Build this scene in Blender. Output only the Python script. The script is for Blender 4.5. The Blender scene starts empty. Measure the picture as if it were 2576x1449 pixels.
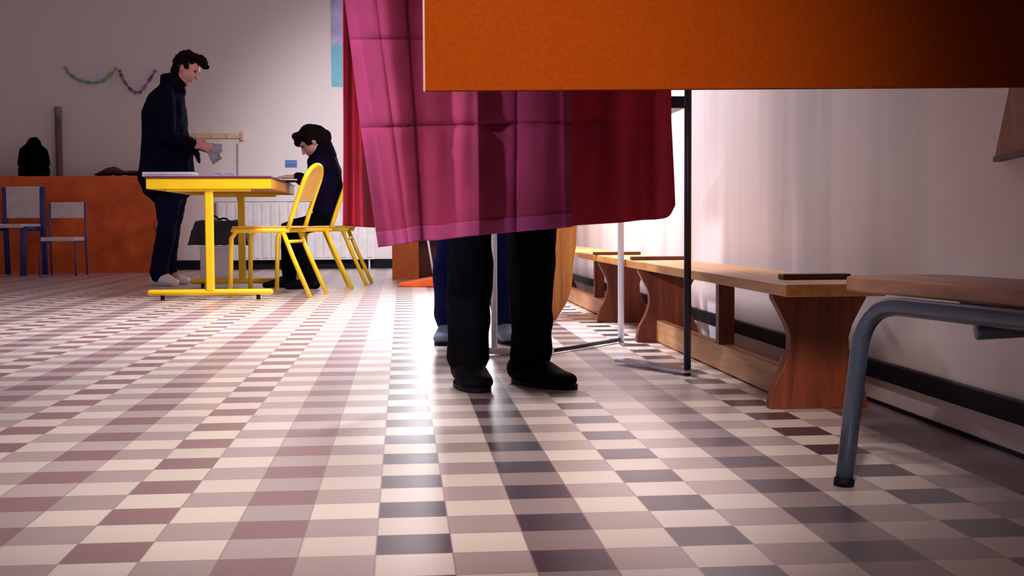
import bpy, bmesh, math, random
from mathutils import Vector, Matrix, noise
random.seed(7)
S = bpy.context.scene
COL = S.collection
W, H, FPX = 2576.0, 1449.0, 3070.0
V = Vector

# ---------------------------------------------------------------- camera
CAMZ = 0.44
psi = math.atan(276 / FPX); tht = math.atan(160.9 / FPX); rol = 0.005
FWD = V((math.sin(psi) * math.cos(tht), math.cos(psi) * math.cos(tht), -math.sin(tht)))
R0 = V((math.cos(psi), -math.sin(psi), 0)); U0 = R0.cross(FWD)
RGT = (R0 * math.cos(rol) - U0 * math.sin(rol)); UPV = (U0 * math.cos(rol) + R0 * math.sin(rol))
cam_d = bpy.data.cameras.new('camera'); cam = bpy.data.objects.new('camera', cam_d); COL.objects.link(cam)
cam_d.sensor_fit = 'HORIZONTAL'; cam_d.sensor_width = 36; cam_d.lens = 36 * FPX / W
cam_d.clip_start = 0.02; cam_d.clip_end = 200
M = Matrix((RGT, UPV, -FWD)).transposed().to_4x4(); M.translation = V((0, 0, CAMZ)); cam.matrix_world = M
S.camera = cam

def P(px, py, Y):
    "world point seen at a photo pixel, at distance Y down the room"
    d = FWD * FPX + RGT * (px - W / 2) - UPV * (py - H / 2)
    return V((0, 0, CAMZ)) + d * (Y / d.y)
def F(px, py, z=0.0):
    "floor point (or point at height z) seen at a photo pixel"
    d = FWD * FPX + RGT * (px - W / 2) - UPV * (py - H / 2)
    return V((0, 0, CAMZ)) + d * ((z - CAMZ) / d.z)

# ---------------------------------------------------------------- world, lights, exposure
S.view_settings.view_transform = 'Standard'; S.view_settings.look = 'None'
S.view_settings.exposure = 0.0; S.view_settings.gamma = 1.0
S.cycles.use_denoising = True; S.cycles.max_bounces = 8; S.cycles.sample_clamp_indirect = 6
wd = bpy.data.worlds.new('world'); S.world = wd; wd.use_nodes = True
bg = wd.node_tree.nodes['Background']; bg.inputs[0].default_value = (0.86, 0.88, 1.0, 1); bg.inputs[1].default_value = 1.1

def area(name, loc, target, sx, sy, power, col=(1, 1, 1), spread=180):
    l = bpy.data.lights.new(name, 'AREA'); l.shape = 'RECTANGLE'; l.size = sx; l.size_y = sy
    l.energy = power; l.color = col; l.spread = math.radians(spread)
    o = bpy.data.objects.new(name, l); COL.objects.link(o); o.location = loc
    o.rotation_euler = (V(target) - V(loc)).to_track_quat('-Z', 'Y').to_euler(); return o
def spot(name, loc, target, power, ang, blend, col, rad):
    l = bpy.data.lights.new(name, 'SPOT'); l.energy = power; l.spot_size = math.radians(ang); l.spot_blend = blend
    l.color = col; l.shadow_soft_size = rad
    o = bpy.data.objects.new(name, l); COL.objects.link(o); o.location = loc
    o.rotation_euler = (V(target) - V(loc)).to_track_quat('-Z', 'Y').to_euler(); return o
YB = 12.4          # back wall
XR = 1.149         # right wall
XL = -5.2          # left wall
area('daylight_back_window', (0.66, YB + 0.45, 1.85), (0.5, 6.0, 0.4), 1.2, 1.7, 95, (1.0, 0.97, 1.0))
spot('added_spot_back', (0.35, 7.8, 2.85), (0.10, YB, 0.75), 900, 54, 1.0, (1.0, 0.93, 0.95), 0.3)  # added spot, no known lamp; lets the back wall darken toward its edges
area('added_fill_middle', (0.20, 5.9, 2.86), (0.35, 5.8, 0), 1.2, 0.3, 145, (0.98, 0.95, 0.99), 122)  # added overhead fill, whitens the floor and the right wall
spot('added_spot_left', (-2.8, 0.9, 1.9), (-0.25, 3.0, 0.80), 1000, 13, 1.0, (0.88, 0.92, 1.12), 0.12)  # added spot below ceiling height, brightens the left of the front curtain
spot('added_spot_front', (-0.35, -0.7, 2.6), (0.04, 2.75, 0.0), 1050, 33.5, 1.0, (1.0, 0.88, 0.82), 0.15)  # added spot behind the camera, soft cone imitates a vignette

# ---------------------------------------------------------------- materials
MATS = {}
def mat(name, col, rough=0.6, metal=0.0, var=0.08, scale=12.0, bump=0.0, bscale=60.0, spec=0.5, emis=None):
    if name in MATS: return MATS[name]
    m = bpy.data.materials.new(name); m.use_nodes = True; nt = m.node_tree; N = nt.nodes; L = nt.links
    b = N['Principled BSDF']; b.inputs['Roughness'].default_value = rough; b.inputs['Metallic'].default_value = metal
    b.inputs['Specular IOR Level'].default_value = spec
    tc = N.new('ShaderNodeTexCoord'); nz = N.new('ShaderNodeTexNoise'); nz.inputs['Scale'].default_value = scale
    nz.inputs['Detail'].default_value = 4; L.new(tc.outputs['Object'], nz.inputs['Vector'])
    rp = N.new('ShaderNodeValToRGB'); rp.color_ramp.elements[0].position = 0.3; rp.color_ramp.elements[1].position = 0.7
    rp.color_ramp.elements[0].color = [max(0, c * (1 - var)) for c in col] + [1]
    rp.color_ramp.elements[1].color = [min(1, c * (1 + var)) for c in col] + [1]
    L.new(nz.outputs['Fac'], rp.inputs['Fac']); L.new(rp.outputs['Color'], b.inputs['Base Color'])
    if bump:
        n2 = N.new('ShaderNodeTexNoise'); n2.inputs['Scale'].default_value = bscale; L.new(tc.outputs['Object'], n2.inputs['Vector'])
        bp = N.new('ShaderNodeBump'); bp.inputs['Strength'].default_value = bump; bp.inputs['Distance'].default_value = 0.01
        L.new(n2.outputs['Fac'], bp.inputs['Height']); L.new(bp.outputs['Normal'], b.inputs['Normal'])
    MATS[name] = m; return m
def wood(name, c1, c2, rough=0.45, axis=1, scale=9.0):
    if name in MATS: return MATS[name]
    m = bpy.data.materials.new(name); m.use_nodes = True; nt = m.node_tree; N = nt.nodes; L = nt.links
    b = N['Principled BSDF']; b.inputs['Roughness'].default_value = rough
    tc = N.new('ShaderNodeTexCoord'); mp = N.new('ShaderNodeMapping')
    s = [scale * 3] * 3; s[axis] = scale * 0.25; mp.inputs['Scale'].default_value = s
    L.new(tc.outputs['Object'], mp.inputs['Vector'])
    nz = N.new('ShaderNodeTexNoise'); nz.inputs['Scale'].default_value = 1.6; nz.inputs['Detail'].default_value = 6; nz.inputs['Distortion'].default_value = 0.6
    L.new(mp.outputs['Vector'], nz.inputs['Vector'])
    rp = N.new('ShaderNodeValToRGB'); rp.color_ramp.elements[0].position = 0.32; rp.color_ramp.elements[1].position = 0.66
    rp.color_ramp.elements[0].color = list(c1) + [1]; rp.color_ramp.elements[1].color = list(c2) + [1]
    L.new(nz.outputs['Fac'], rp.inputs['Fac']); L.new(rp.outputs['Color'], b.inputs['Base Color'])
    bp = N.new('ShaderNodeBump'); bp.inputs['Strength'].default_value = 0.12; bp.inputs['Distance'].default_value = 0.004
    L.new(nz.outputs['Fac'], bp.inputs['Height']); L.new(bp.outputs['Normal'], b.inputs['Normal'])
    MATS[name] = m; return m

# tiled floor: period 4 columns x 2 rows, three tones
TILE = 0.1030; TX0 = -0.0390; TY0 = FPX * CAMZ / 809.8 - TILE / 2
def floor_material():
    m = bpy.data.materials.new('cement_tiles'); m.use_nodes = True; nt = m.node_tree; N = nt.nodes; L = nt.links
    b = N['Principled BSDF']
    tc = N.new('ShaderNodeTexCoord'); sp = N.new('ShaderNodeSeparateXYZ'); L.new(tc.outputs['Object'], sp.inputs[0])
    def mth(op, a, bb=None, c=None):
        n = N.new('ShaderNodeMath'); n.operation = op
        for i, x in enumerate((a, bb, c)):
            if x is None: continue
            if isinstance(x, (int, float)): n.inputs[i].default_value = x
            else: L.new(x, n.inputs[i])
        return n.outputs[0]
    def mix(f, a, bb):
        n = N.new('ShaderNodeMix'); n.data_type = 'RGBA'
        for i, x in ((0, f), (6, a), (7, bb)):
            if isinstance(x, tuple): n.inputs[i].default_value = x + (1,)
            elif isinstance(x, (int, float)): n.inputs[i].default_value = x
            else: L.new(x, n.inputs[i])
        return n.outputs[2]
    u = mth('DIVIDE', mth('SUBTRACT', sp.outputs[0], TX0), TILE); v = mth('DIVIDE', mth('SUBTRACT', sp.outputs[1], TY0), TILE)
    cu = mth('FLOOR', u); cv = mth('FLOOR', v)
    def modp(x, n): return mth('FLOORED_MODULO', x, n)
    c4 = modp(cu, 4.0); rowA = modp(cv, 2.0)          # row B (0): dark squares in column 0
    def eq(x, val): return mth('COMPARE', x, val, 0.1)
    is0 = eq(c4, 0.0); is2 = eq(c4, 2.0)
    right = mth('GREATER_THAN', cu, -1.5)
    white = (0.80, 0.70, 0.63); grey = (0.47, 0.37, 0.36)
    dark = mix(right, (0.27, 0.14, 0.155), (0.036, 0.018, 0.036))  # left columns paled: floor glare put into the tile colour
    mid = mix(right, (0.52, 0.42, 0.43), (0.32, 0.24, 0.24))  # mid tone of the left columns lightened for the same glare
    odd = mix(rowA, white, grey)
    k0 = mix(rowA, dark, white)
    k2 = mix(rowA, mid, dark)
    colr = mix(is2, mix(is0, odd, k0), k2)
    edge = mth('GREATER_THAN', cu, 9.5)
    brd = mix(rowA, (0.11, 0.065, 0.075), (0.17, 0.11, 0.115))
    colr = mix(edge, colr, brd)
    # each tile a touch lighter or darker
    cb = N.new('ShaderNodeCombineXYZ'); L.new(cu, cb.inputs[0]); L.new(cv, cb.inputs[1])
    wn = N.new('ShaderNodeTexWhiteNoise'); wn.noise_dimensions = '2D'; L.new(cb.outputs[0], wn.inputs['Vector'])
    hs = N.new('ShaderNodeHueSaturation'); L.new(colr, hs.inputs['Color'])
    L.new(mth('ADD', mth('MULTIPLY', wn.outputs['Value'], 0.22), 0.89), hs.inputs['Value'])
    # worn patches
    nz = N.new('ShaderNodeTexNoise'); nz.inputs['Scale'].default_value = 5; nz.inputs['Detail'].default_value = 6; L.new(tc.outputs['Object'], nz.inputs['Vector'])
    worn = mix(mth('MULTIPLY', nz.outputs['Fac'], 0.12), hs.outputs['Color'], (0.30, 0.24, 0.24))
    # grout
    fu = mth('ABSOLUTE', mth('SUBTRACT', mth('FRACT', u), 0.5)); fv = mth('ABSOLUTE', mth('SUBTRACT', mth('FRACT', v), 0.5))
    gr = mth('GREATER_THAN', mth('MAXIMUM', fu, fv), 0.486)
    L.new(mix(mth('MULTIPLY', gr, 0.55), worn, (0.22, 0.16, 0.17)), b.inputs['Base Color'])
    L.new(mth('ADD', mth('MULTIPLY', nz.outputs['Fac'], 0.14), 0.26), b.inputs['Roughness'])
    b.inputs['IOR'].default_value = 1.6; b.inputs['Coat Weight'].default_value = 0.7; b.inputs['Coat Roughness'].default_value = 0.33; b.inputs['Coat IOR'].default_value = 1.6
    b.inputs['IOR'].default_value = 1.6
    bp = N.new('ShaderNodeBump'); bp.inputs['Strength'].default_value = 0.25; bp.inputs['Distance'].default_value = 0.002
    L.new(mth('SUBTRACT', 1.0, gr), bp.inputs['Height']); L.new(bp.outputs['Normal'], b.inputs['Normal'])
    return m
def wall_material(name, col, streak):
    m = bpy.data.materials.new(name); m.use_nodes = True; nt = m.node_tree; N = nt.nodes; L = nt.links
    b = N['Principled BSDF']; b.inputs['Roughness'].default_value = 0.7
    tc = N.new('ShaderNodeTexCoord'); mp = N.new('ShaderNodeMapping'); mp.inputs['Scale'].default_value = (1.0, 1.3, 0.12)
    L.new(tc.outputs['Object'], mp.inputs['Vector'])
    nz = N.new('ShaderNodeTexNoise'); nz.inputs['Scale'].default_value = 1.7; nz.inputs['Detail'].default_value = 4; L.new(mp.outputs[0], nz.inputs['Vector'])
    rp = N.new('ShaderNodeValToRGB'); rp.color_ramp.elements[0].position = 0.34; rp.color_ramp.elements[1].position = 0.52
    rp.color_ramp.elements[0].color = [c * (1 - streak) for c in col] + [1]; rp.color_ramp.elements[1].color = list(col) + [1]
    L.new(nz.outputs['Fac'], rp.inputs['Fac']); L.new(rp.outputs[0], b.inputs['Base Color'])
    n2 = N.new('ShaderNodeTexNoise'); n2.inputs['Scale'].default_value = 90; L.new(tc.outputs['Object'], n2.inputs['Vector'])
    bp = N.new('ShaderNodeBump'); bp.inputs['Strength'].default_value = 0.1; bp.inputs['Distance'].default_value = 0.003
    L.new(n2.outputs['Fac'], bp.inputs['Height']); L.new(bp.outputs['Normal'], b.inputs['Normal'])
    return m
def cloth_material(name, col, trans=0.35, rough=0.75, band=None):
    m = bpy.data.materials.new(name); m.use_nodes = True; nt = m.node_tree; N = nt.nodes; L = nt.links
    b = N['Principled BSDF']; b.inputs['Roughness'].default_value = rough; b.inputs['Specular IOR Level'].default_value = 0.25
    tc = N.new('ShaderNodeTexCoord'); nz = N.new('ShaderNodeTexNoise'); nz.inputs['Scale'].default_value = 7; nz.inputs['Detail'].default_value = 5
    L.new(tc.outputs['Object'], nz.inputs['Vector'])
    rp = N.new('ShaderNodeValToRGB'); rp.color_ramp.elements[0].position = 0.3; rp.color_ramp.elements[1].position = 0.7
    rp.color_ramp.elements[0].color = [c * 0.82 for c in col] + [1]; rp.color_ramp.elements[1].color = [min(1, c * 1.15) for c in col] + [1]
    L.new(nz.outputs['Fac'], rp.inputs['Fac']); L.new(rp.outputs[0], b.inputs['Base Color'])
    w1 = N.new('ShaderNodeTexNoise'); w1.inputs['Scale'].default_value = 260; L.new(tc.outputs['Object'], w1.inputs['Vector'])
    bp = N.new('ShaderNodeBump'); bp.inputs['Strength'].default_value = 0.3; bp.inputs['Distance'].default_value = 0.002
    L.new(w1.outputs['Fac'], bp.inputs['Height']); L.new(bp.outputs['Normal'], b.inputs['Normal'])
    tr = N.new('ShaderNodeBsdfTranslucent'); L.new(rp.outputs[0], tr.inputs['Color'])
    mx = N.new('ShaderNodeMixShader'); mx.inputs[0].default_value = trans
    L.new(b.outputs[0], mx.inputs[1]); L.new(tr.outputs[0], mx.inputs[2]); L.new(mx.outputs[0], N['Material Output'].inputs['Surface'])
    return m

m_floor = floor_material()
m_wall = wall_material('cream_plaster', (0.80, 0.74, 0.76), 0.03)
m_wallr = wall_material('stained_white_plaster', (0.80, 0.69, 0.71), 0.30)
m_black = mat('black_paint', (0.004, 0.004, 0.012), 0.6, spec=0.15)
m_yel = mat('yellow_enamel', (0.85, 0.55, 0.01), 0.35, var=0.04)
m_yelw = wood('yellow_varnished_wood', (0.72, 0.40, 0.05), (0.86, 0.54, 0.14), 0.4, 2)
m_und = mat('orange_plywood', (0.78, 0.34, 0.04), 0.5)
m_edge = mat('burgundy_laminate', (0.12, 0.03, 0.05), 0.4)
m_cur = cloth_material('mulberry_cotton', (0.34, 0.035, 0.108), 0.32)
m_curh = cloth_material('mulberry_hem_cotton', (0.40, 0.06, 0.19), 0.25)
m_curd = cloth_material('dark_red_cotton', (0.48, 0.030, 0.07), 0.25)
m_orcl = cloth_material('orange_paper_cloth', (0.85, 0.17, 0.05), 0.05)
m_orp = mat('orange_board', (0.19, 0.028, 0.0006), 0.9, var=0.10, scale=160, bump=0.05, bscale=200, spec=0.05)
m_white = mat('white_enamel', (0.82, 0.80, 0.82), 0.35)
m_chrome = mat('grey_metal', (0.35, 0.36, 0.42), 0.3, 0.7)
m_dmet = mat('dark_metal', (0.035, 0.03, 0.055), 0.35, 0.4)
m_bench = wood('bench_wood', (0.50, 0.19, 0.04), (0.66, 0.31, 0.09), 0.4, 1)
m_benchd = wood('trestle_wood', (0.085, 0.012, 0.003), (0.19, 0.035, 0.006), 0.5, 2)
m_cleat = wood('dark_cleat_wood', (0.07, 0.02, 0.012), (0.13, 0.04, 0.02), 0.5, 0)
m_pinkw = wood('rosy_bench_wood', (0.30, 0.14, 0.09), (0.46, 0.24, 0.16), 0.45, 1)
m_skin = mat('skin', (0.62, 0.32, 0.27), 0.5, var=0.05)
m_hair = mat('dark_brown_hair', (0.008, 0.004, 0.005), 0.85, spec=0.05, var=0.3, bump=0.8, bscale=90)
m_navy = mat('navy_coat_cloth', (0.0035, 0.0022, 0.014), 0.9, spec=0.06, var=0.25, bump=0.3, bscale=30)
m_jean = mat('dark_denim', (0.006, 0.007, 0.030), 0.9, spec=0.06, var=0.3, bump=0.3, bscale=120)
m_blk = mat('black_cloth', (0.0015, 0.0015, 0.003), 0.95, var=0.3, bump=0.2, bscale=60, spec=0.05)
m_shoeb = mat('black_leather', (0.002, 0.0015, 0.004), 0.7, spec=0.08)
m_bluej = mat('blue_denim', (0.006, 0.008, 0.06), 0.9, spec=0.06, var=0.35, bump=0.3, bscale=90)

# ---------------------------------------------------------------- mesh helpers
def link_mesh(name, bm, m, parent=None, smooth=False, bevel=0.0):
    bmesh.ops.recalc_face_normals(bm, faces=bm.faces)
    me = bpy.data.meshes.new(name); bm.to_mesh(me); bm.free()
    if smooth:
        for p in me.polygons: p.use_smooth = True
    me.materials.append(m)
    o = bpy.data.objects.new(name, me); COL.objects.link(o)
    if parent: o.parent = parent
    if bevel:
        md = o.modifiers.new('bevel', 'BEVEL'); md.width = bevel; md.segments = 2; md.limit_method = 'ANGLE'
    return o
def tag(o, label=None, cat=None, group=None, kind=None):
    if label: o['label'] = label
    if cat: o['category'] = cat
    if group: o['group'] = group
    if kind: o['kind'] = kind
    return o
def thing(name, label, cat, loc=(0, 0, 0), rz=0, group=None):
    o = bpy.data.objects.new(name, None); COL.objects.link(o); o.location = loc; o.rotation_euler = (0, 0, rz)
    o.empty_display_size = 0.1
    return tag(o, label, cat, group)
def struct(name, bm, m, bevel=0): return tag(link_mesh(name, bm, m, bevel=bevel), kind='structure')
def box(bm, lo, hi, mtx=None):
    vs = [bm.verts.new((x, y, z)) for x in (lo[0], hi[0]) for y in (lo[1], hi[1]) for z in (lo[2], hi[2])]
    for f in ((0, 1, 3, 2), (4, 6, 7, 5), (0, 4, 5, 1), (2, 3, 7, 6), (0, 2, 6, 4), (1, 5, 7, 3)): bm.faces.new([vs[i] for i in f])
    if mtx: bmesh.ops.transform(bm, matrix=mtx, verts=vs)
    return vs
def prism(bm, pts, thick_vec):
    "closed outline (3D points) pushed along a vector"
    a = [bm.verts.new(p) for p in pts]; b = [bm.verts.new(V(p) + V(thick_vec)) for p in pts]; n = len(pts)
    bm.faces.new(a); bm.faces.new(b[::-1])
    for i in range(n): bm.faces.new((a[i], b[i], b[(i + 1) % n], a[(i + 1) % n]))
def loft(bm, pts, side=(0, 1, 0), seg=18, caps=True):
    "pts: (centre, ra along side, rb across); rounded ends"
    side = V(side); P3 = [V(p[0]) for p in pts]; n = len(P3); rings = []
    st = []
    for i in range(n):
        t = (P3[min(i + 1, n - 1)] - P3[max(i - 1, 0)]); t.normalize()
        st.append((P3[i], t, pts[i][1], pts[i][2] if len(pts[i]) > 2 else pts[i][1]))
    if caps:
        p, t, a, b = st[0]; r = min(a, b)
        pre = [(p - t * r * math.cos(k), t, a * math.sin(k), b * math.sin(k)) for k in (0.12, 0.5, 0.95)]
        p, t, a, b = st[-1]; r = min(a, b)
        post = [(p + t * r * math.cos(k), t, a * math.sin(k), b * math.sin(k)) for k in (0.95, 0.5, 0.12)]
        st = pre + st + post
    for p, t, a, b in st:
        u = side - t * side.dot(t)
        if u.length < 1e-3: u = V((1, 0, 0)) - t * t.x
        u.normalize(); w = t.cross(u)
        rings.append([bm.verts.new(p + u * a * math.cos(2 * math.pi * k / seg) + w * b * math.sin(2 * math.pi * k / seg)) for k in range(seg)])
    for i in range(len(rings) - 1):
        for k in range(seg):
            bm.faces.new((rings[i][k], rings[i][(k + 1) % seg], rings[i + 1][(k + 1) % seg], rings[i + 1][k]))
    bm.faces.new(rings[0][::-1]); bm.faces.new(rings[-1])
def stacked(bm, rows, y, th):
    "board cut to a curved outline: rows of (height, left edge, right edge)"
    g = [[bm.verts.new(p) for p in ((a, y, z), (c, y, z), (c, y + th, z), (a, y + th, z))] for z, a, c in rows]
    bm.faces.new(g[0]); bm.faces.new(g[-1])
    for i in range(len(g) - 1):
        for k in range(4): bm.faces.new((g[i][k], g[i][(k + 1) % 4], g[i + 1][(k + 1) % 4], g[i + 1][k]))
def tube(bm, pts, r, seg=12): loft(bm, [(p, r) for p in pts], seg=seg, side=(0.13, 0.31, 0.94), caps=False)
def arc(c, p0, p1, n=8):
    "quarter curve from p0 to p1 with corner c"
    c, p0, p1 = V(c), V(p0), V(p1)
    return [(p0 * (1 - t) ** 2 + c * 2 * t * (1 - t) + p1 * t * t) for t in [i / n for i in range(n + 1)]]
def ell(bm, c, r, rot=None, seg=18):
    g = bmesh.ops.create_uvsphere(bm, u_segments=seg, v_segments=max(8, seg // 2 + 2), radius=1.0)
    mt = Matrix.Translation(V(c)) @ (rot.to_4x4() if rot else Matrix.Identity(4)) @ Matrix.Diagonal((*r, 1))
    bmesh.ops.transform(bm, matrix=mt, verts=g['verts'])
def fused(name, bm, m, parent=None, voxel=0.008, smooth=4, disp=0.0, dscale=0.12):
    "weld overlapping closed forms into one continuous skin"
    bmesh.ops.recalc_face_normals(bm, faces=bm.faces)
    me = bpy.data.meshes.new('tmp'); bm.to_mesh(me); bm.free()
    o = bpy.data.objects.new('tmp', me); COL.objects.link(o)
    r = o.modifiers.new('r', 'REMESH'); r.mode = 'VOXEL'; r.voxel_size = voxel
    s = o.modifiers.new('s', 'SMOOTH'); s.iterations = smooth; s.factor = 0.5
    dg = bpy.context.evaluated_depsgraph_get(); dg.update()
    me2 = bpy.data.meshes.new_from_object(o.evaluated_get(dg)); me2.name = name
    bpy.data.objects.remove(o); bpy.data.meshes.remove(me)
    if disp:
        ns = [v.normal.copy() for v in me2.vertices]
        for v, nn in zip(me2.vertices, ns):
            q = v.co / dscale; q.z *= 0.8
            v.co += nn * disp * (noise.noise(q) + 0.5 * noise.noise(q * 2.3))
    me2.materials.clear(); me2.materials.append(m)
    for p in me2.polygons: p.use_smooth = True
    o2 = bpy.data.objects.new(name, me2); COL.objects.link(o2)
    if parent: o2.parent = parent; o2.matrix_parent_inverse = Matrix.Translation(-V(parent.location)) if parent.type == 'EMPTY' else Matrix.Identity(4)
    return o2
def kids(o): return [c for c in bpy.data.objects if c.parent == o]
def copy_tree(o, parent=None):
    c = o.copy(); COL.objects.link(c)
    if parent: c.parent = parent
    for ch in kids(o):
        if ch != c: copy_tree(ch, c)
    return c

# ---------------------------------------------------------------- the room
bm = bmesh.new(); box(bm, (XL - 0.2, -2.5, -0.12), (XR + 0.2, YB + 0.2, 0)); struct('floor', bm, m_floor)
bm = bmesh.new(); box(bm, (XL - 0.2, -2.5, 3.0), (XR + 0.2, YB + 0.2, 3.12)); struct('ceiling', bm, m_wall)
bm = bmesh.new(); box(bm, (XR, -2.5, 0), (XR + 0.18, YB, 3.0)); struct('wall_right', bm, m_wallr)
bm = bmesh.new(); box(bm, (XL, -2.5, 0), (XR, -2.35, 3.0)); struct('wall_front', bm, m_wall)
wx0, wx1, wz0, wz1 = 0.22, 1.05, 1.0, 2.7
bm = bmesh.new()
box(bm, (XL, YB, 0), (wx0, YB + 0.18, 3.0)); box(bm, (wx1, YB, 0), (XR + 0.18, YB + 0.18, 3.0))
box(bm, (wx0, YB, 0), (wx1, YB + 0.18, wz0)); box(bm, (wx0, YB, wz1), (wx1, YB + 0.18, 3.0))
struct('wall_back', bm, m_wall)
bm = bmesh.new()
for a, b in ((-2.5, 5.8), (9.0, YB + 0.18)): box(bm, (XL - 0.18, a, 0), (XL, b, 3.0))
box(bm, (XL - 0.18, 5.8, 0), (XL, 9.0, 0.9)); box(bm, (XL - 0.18, 5.8, 2.5), (XL, 9.0, 3.0))
struct('wall_left', bm, m_wall)
bm = bmesh.new(); box(bm, (XL, YB - 0.018, 0), (XR, YB, 0.095)); struct('baseboard_back', bm, m_black)
bm = bmesh.new(); box(bm, (XR - 0.014, -2.5, 0.062), (XR, YB - 0.02, 0.108)); struct('trim_1', bm, m_black, bevel=0.004)
bm = bmesh.new(); box(bm, (XR - 0.006, -2.5, 0.0), (XR, YB - 0.02, 0.008)); struct('dark_strip_right', bm, m_black)  # thin black strip where the right wall meets the floor
def window(name, lo, hi, axis):
    f = bmesh.new(); t = 0.05
    def bx(a0, b0, a1, b1):
        if axis == 'x': box(f, (a0, YB + 0.05, b0), (a1, YB + 0.11, b1))
        else: box(f, (XL - 0.11, a0, b0), (XL - 0.05, a1, b1))
    a0, b0 = lo; a1, b1 = hi
    bx(a0, b0, a0 + t, b1); bx(a1 - t, b0, a1, b1); bx(a0 + t, b0, a1 - t, b0 + t); bx(a0 + t, b1 - t, a1 - t, b1)
    n = 1 if axis == 'x' else 3
    for i in range(n):
        c = a0 + (a1 - a0) * (i + 1) / (n + 1); bx(c - 0.02, b0 + t, c + 0.02, b1 - t)
    w = struct(name, f, m_white)
    g = bmesh.new()
    if axis == 'x': box(g, (a0 + t, YB + 0.078, b0 + t), (a1 - t, YB + 0.082, b1 - t))
    else: box(g, (XL - 0.082, a0 + t, b0 + t), (XL - 0.078, a1 - t, b1 - t))
    link_mesh('glass_pane', g, glass(), w); return w
def glass():
    if 'window_glass' in MATS: return MATS['window_glass']
    m = bpy.data.materials.new('window_glass'); m.use_nodes = True; nt = m.node_tree; N = nt.nodes
    tr = N.new('ShaderNodeBsdfTransparent'); gl = N.new('ShaderNodeBsdfGlossy'); gl.inputs['Roughness'].default_value = 0.02
    fr = N.new('ShaderNodeFresnel'); mx = N.new('ShaderNodeMixShader')
    nt.links.new(fr.outputs[0], mx.inputs[0]); nt.links.new(tr.outputs[0], mx.inputs[1]); nt.links.new(gl.outputs[0], mx.inputs[2])
    nt.links.new(mx.outputs[0], N['Material Output'].inputs['Surface']); MATS['window_glass'] = m; return m
window('window_1', (wx0, wz0), (wx1, wz1), 'x'); window('window_2', (5.8, 0.9), (9.0, 2.5), 'y')
def added_lamp_housing(x, y, label):  # unseen housings added to go with the added lights
    t = thing('added_lamp_housing', label, 'lamp', (x, y, 3.0), 0, 'added lamp housings above the hall')
    b = bmesh.new(); box(b, (-0.65, -0.18, -0.09), (0.65, 0.18, 0)); link_mesh('housing', b, m_white, t)
added_lamp_housing(-0.55, 9.0, 'added white box lamp housing, unlit and out of view, above the yellow table')
added_lamp_housing(0.20, 5.9, 'added white box housing, out of view, for the fill light above the voting booth')

# ---------------------------------------------------------------- back wall things
def garland(name, label, pts, mats):
    ctr = [P(x, y, YB - 0.03) for x, y in pts]
    path = []
    for i in range(len(ctr) - 1):
        p0 = ctr[max(i - 1, 0)]; p1 = ctr[i]; p2 = ctr[i + 1]; p3 = ctr[min(i + 2, len(ctr) - 1)]
        for k in range(10):
            t = k / 10
            path.append(0.5 * ((2 * p1) + (-p0 + p2) * t + (2 * p0 - 5 * p1 + 4 * p2 - p3) * t * t + (-p0 + 3 * p1 - 3 * p2 + p3) * t ** 3))
    path.append(ctr[-1])
    b = bmesh.new(); prev = None; n = len(path)
    for i, p in enumerate(path):
        t = (path[min(i + 1, n - 1)] - path[max(i - 1, 0)]).normalized(); a = i * 0.5
        s = t.cross(V((0, 1, 0))).normalized() * math.cos(a) + V((0, 1, 0)) * math.sin(a)
        w = 0.017
        cur = [b.verts.new(p + s * w + t.cross(s) * 0.002), b.verts.new(p - s * w + t.cross(s) * 0.002), b.verts.new(p - s * w - t.cross(s) * 0.002), b.verts.new(p + s * w - t.cross(s) * 0.002)]
        if prev:
            for k in range(4): b.faces.new((prev[k], cur[k], cur[(k + 1) % 4], prev[(k + 1) % 4]))
        prev = cur
    o = link_mesh(name, b, mats[0]); o.data.materials.append(mats[1])
    for p in o.data.polygons: p.material_index = (p.index // 28) % 2
    return tag(o, label, 'garland')
garland('paper_garland', 'twisted green paper garland, left swag on the back wall', [(163, 168), (178, 188), (205, 203), (240, 208), (266, 199), (294, 170)],
        (mat('lime_paper', (0.32, 0.46, 0.12), 0.6), mat('mint_paper', (0.16, 0.48, 0.30), 0.6)))
garland('paper_garland', 'twisted purple paper garland, right swag ending near the standing person', [(300, 176), (310, 200), (330, 226), (350, 233), (368, 213), (392, 176)],
        (mat('violet_paper', (0.20, 0.10, 0.30), 0.6), mat('pink_paper', (0.48, 0.14, 0.34), 0.6)))
# blue poster
t = thing('wall_poster', 'blue and lilac poster on the back wall beside the curtain', 'poster', P(860, 218, YB - 0.004))
a = P(835, 218, YB - 0.004); b_ = P(905, 90, YB - 0.004)
def rect(name, x0, x1, z0, z1, y, m, parent=None, th=0.004):
    b = bmesh.new(); o0 = V(parent.location) if parent else V((0, 0, 0))
    box(b, V((x0, y - th, z0)) - o0, V((x1, y, z1)) - o0); return link_mesh(name, b, m, parent)
m_post = mat('lilac_print', (0.42, 0.42, 0.72), 0.5, var=0.35, scale=5)
m_turq = mat('turquoise_print', (0.16, 0.50, 0.66), 0.5, var=0.08)
zt = P(835, -40, YB).z; zm = P(835, 115, YB).z
rect('lower_sheet', a.x, a.x + 0.42, a.z, zm, YB - 0.003, m_turq, t)
rect('upper_sheet', a.x, a.x + 0.42, zm, zt, YB - 0.003, m_post, t)
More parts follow.
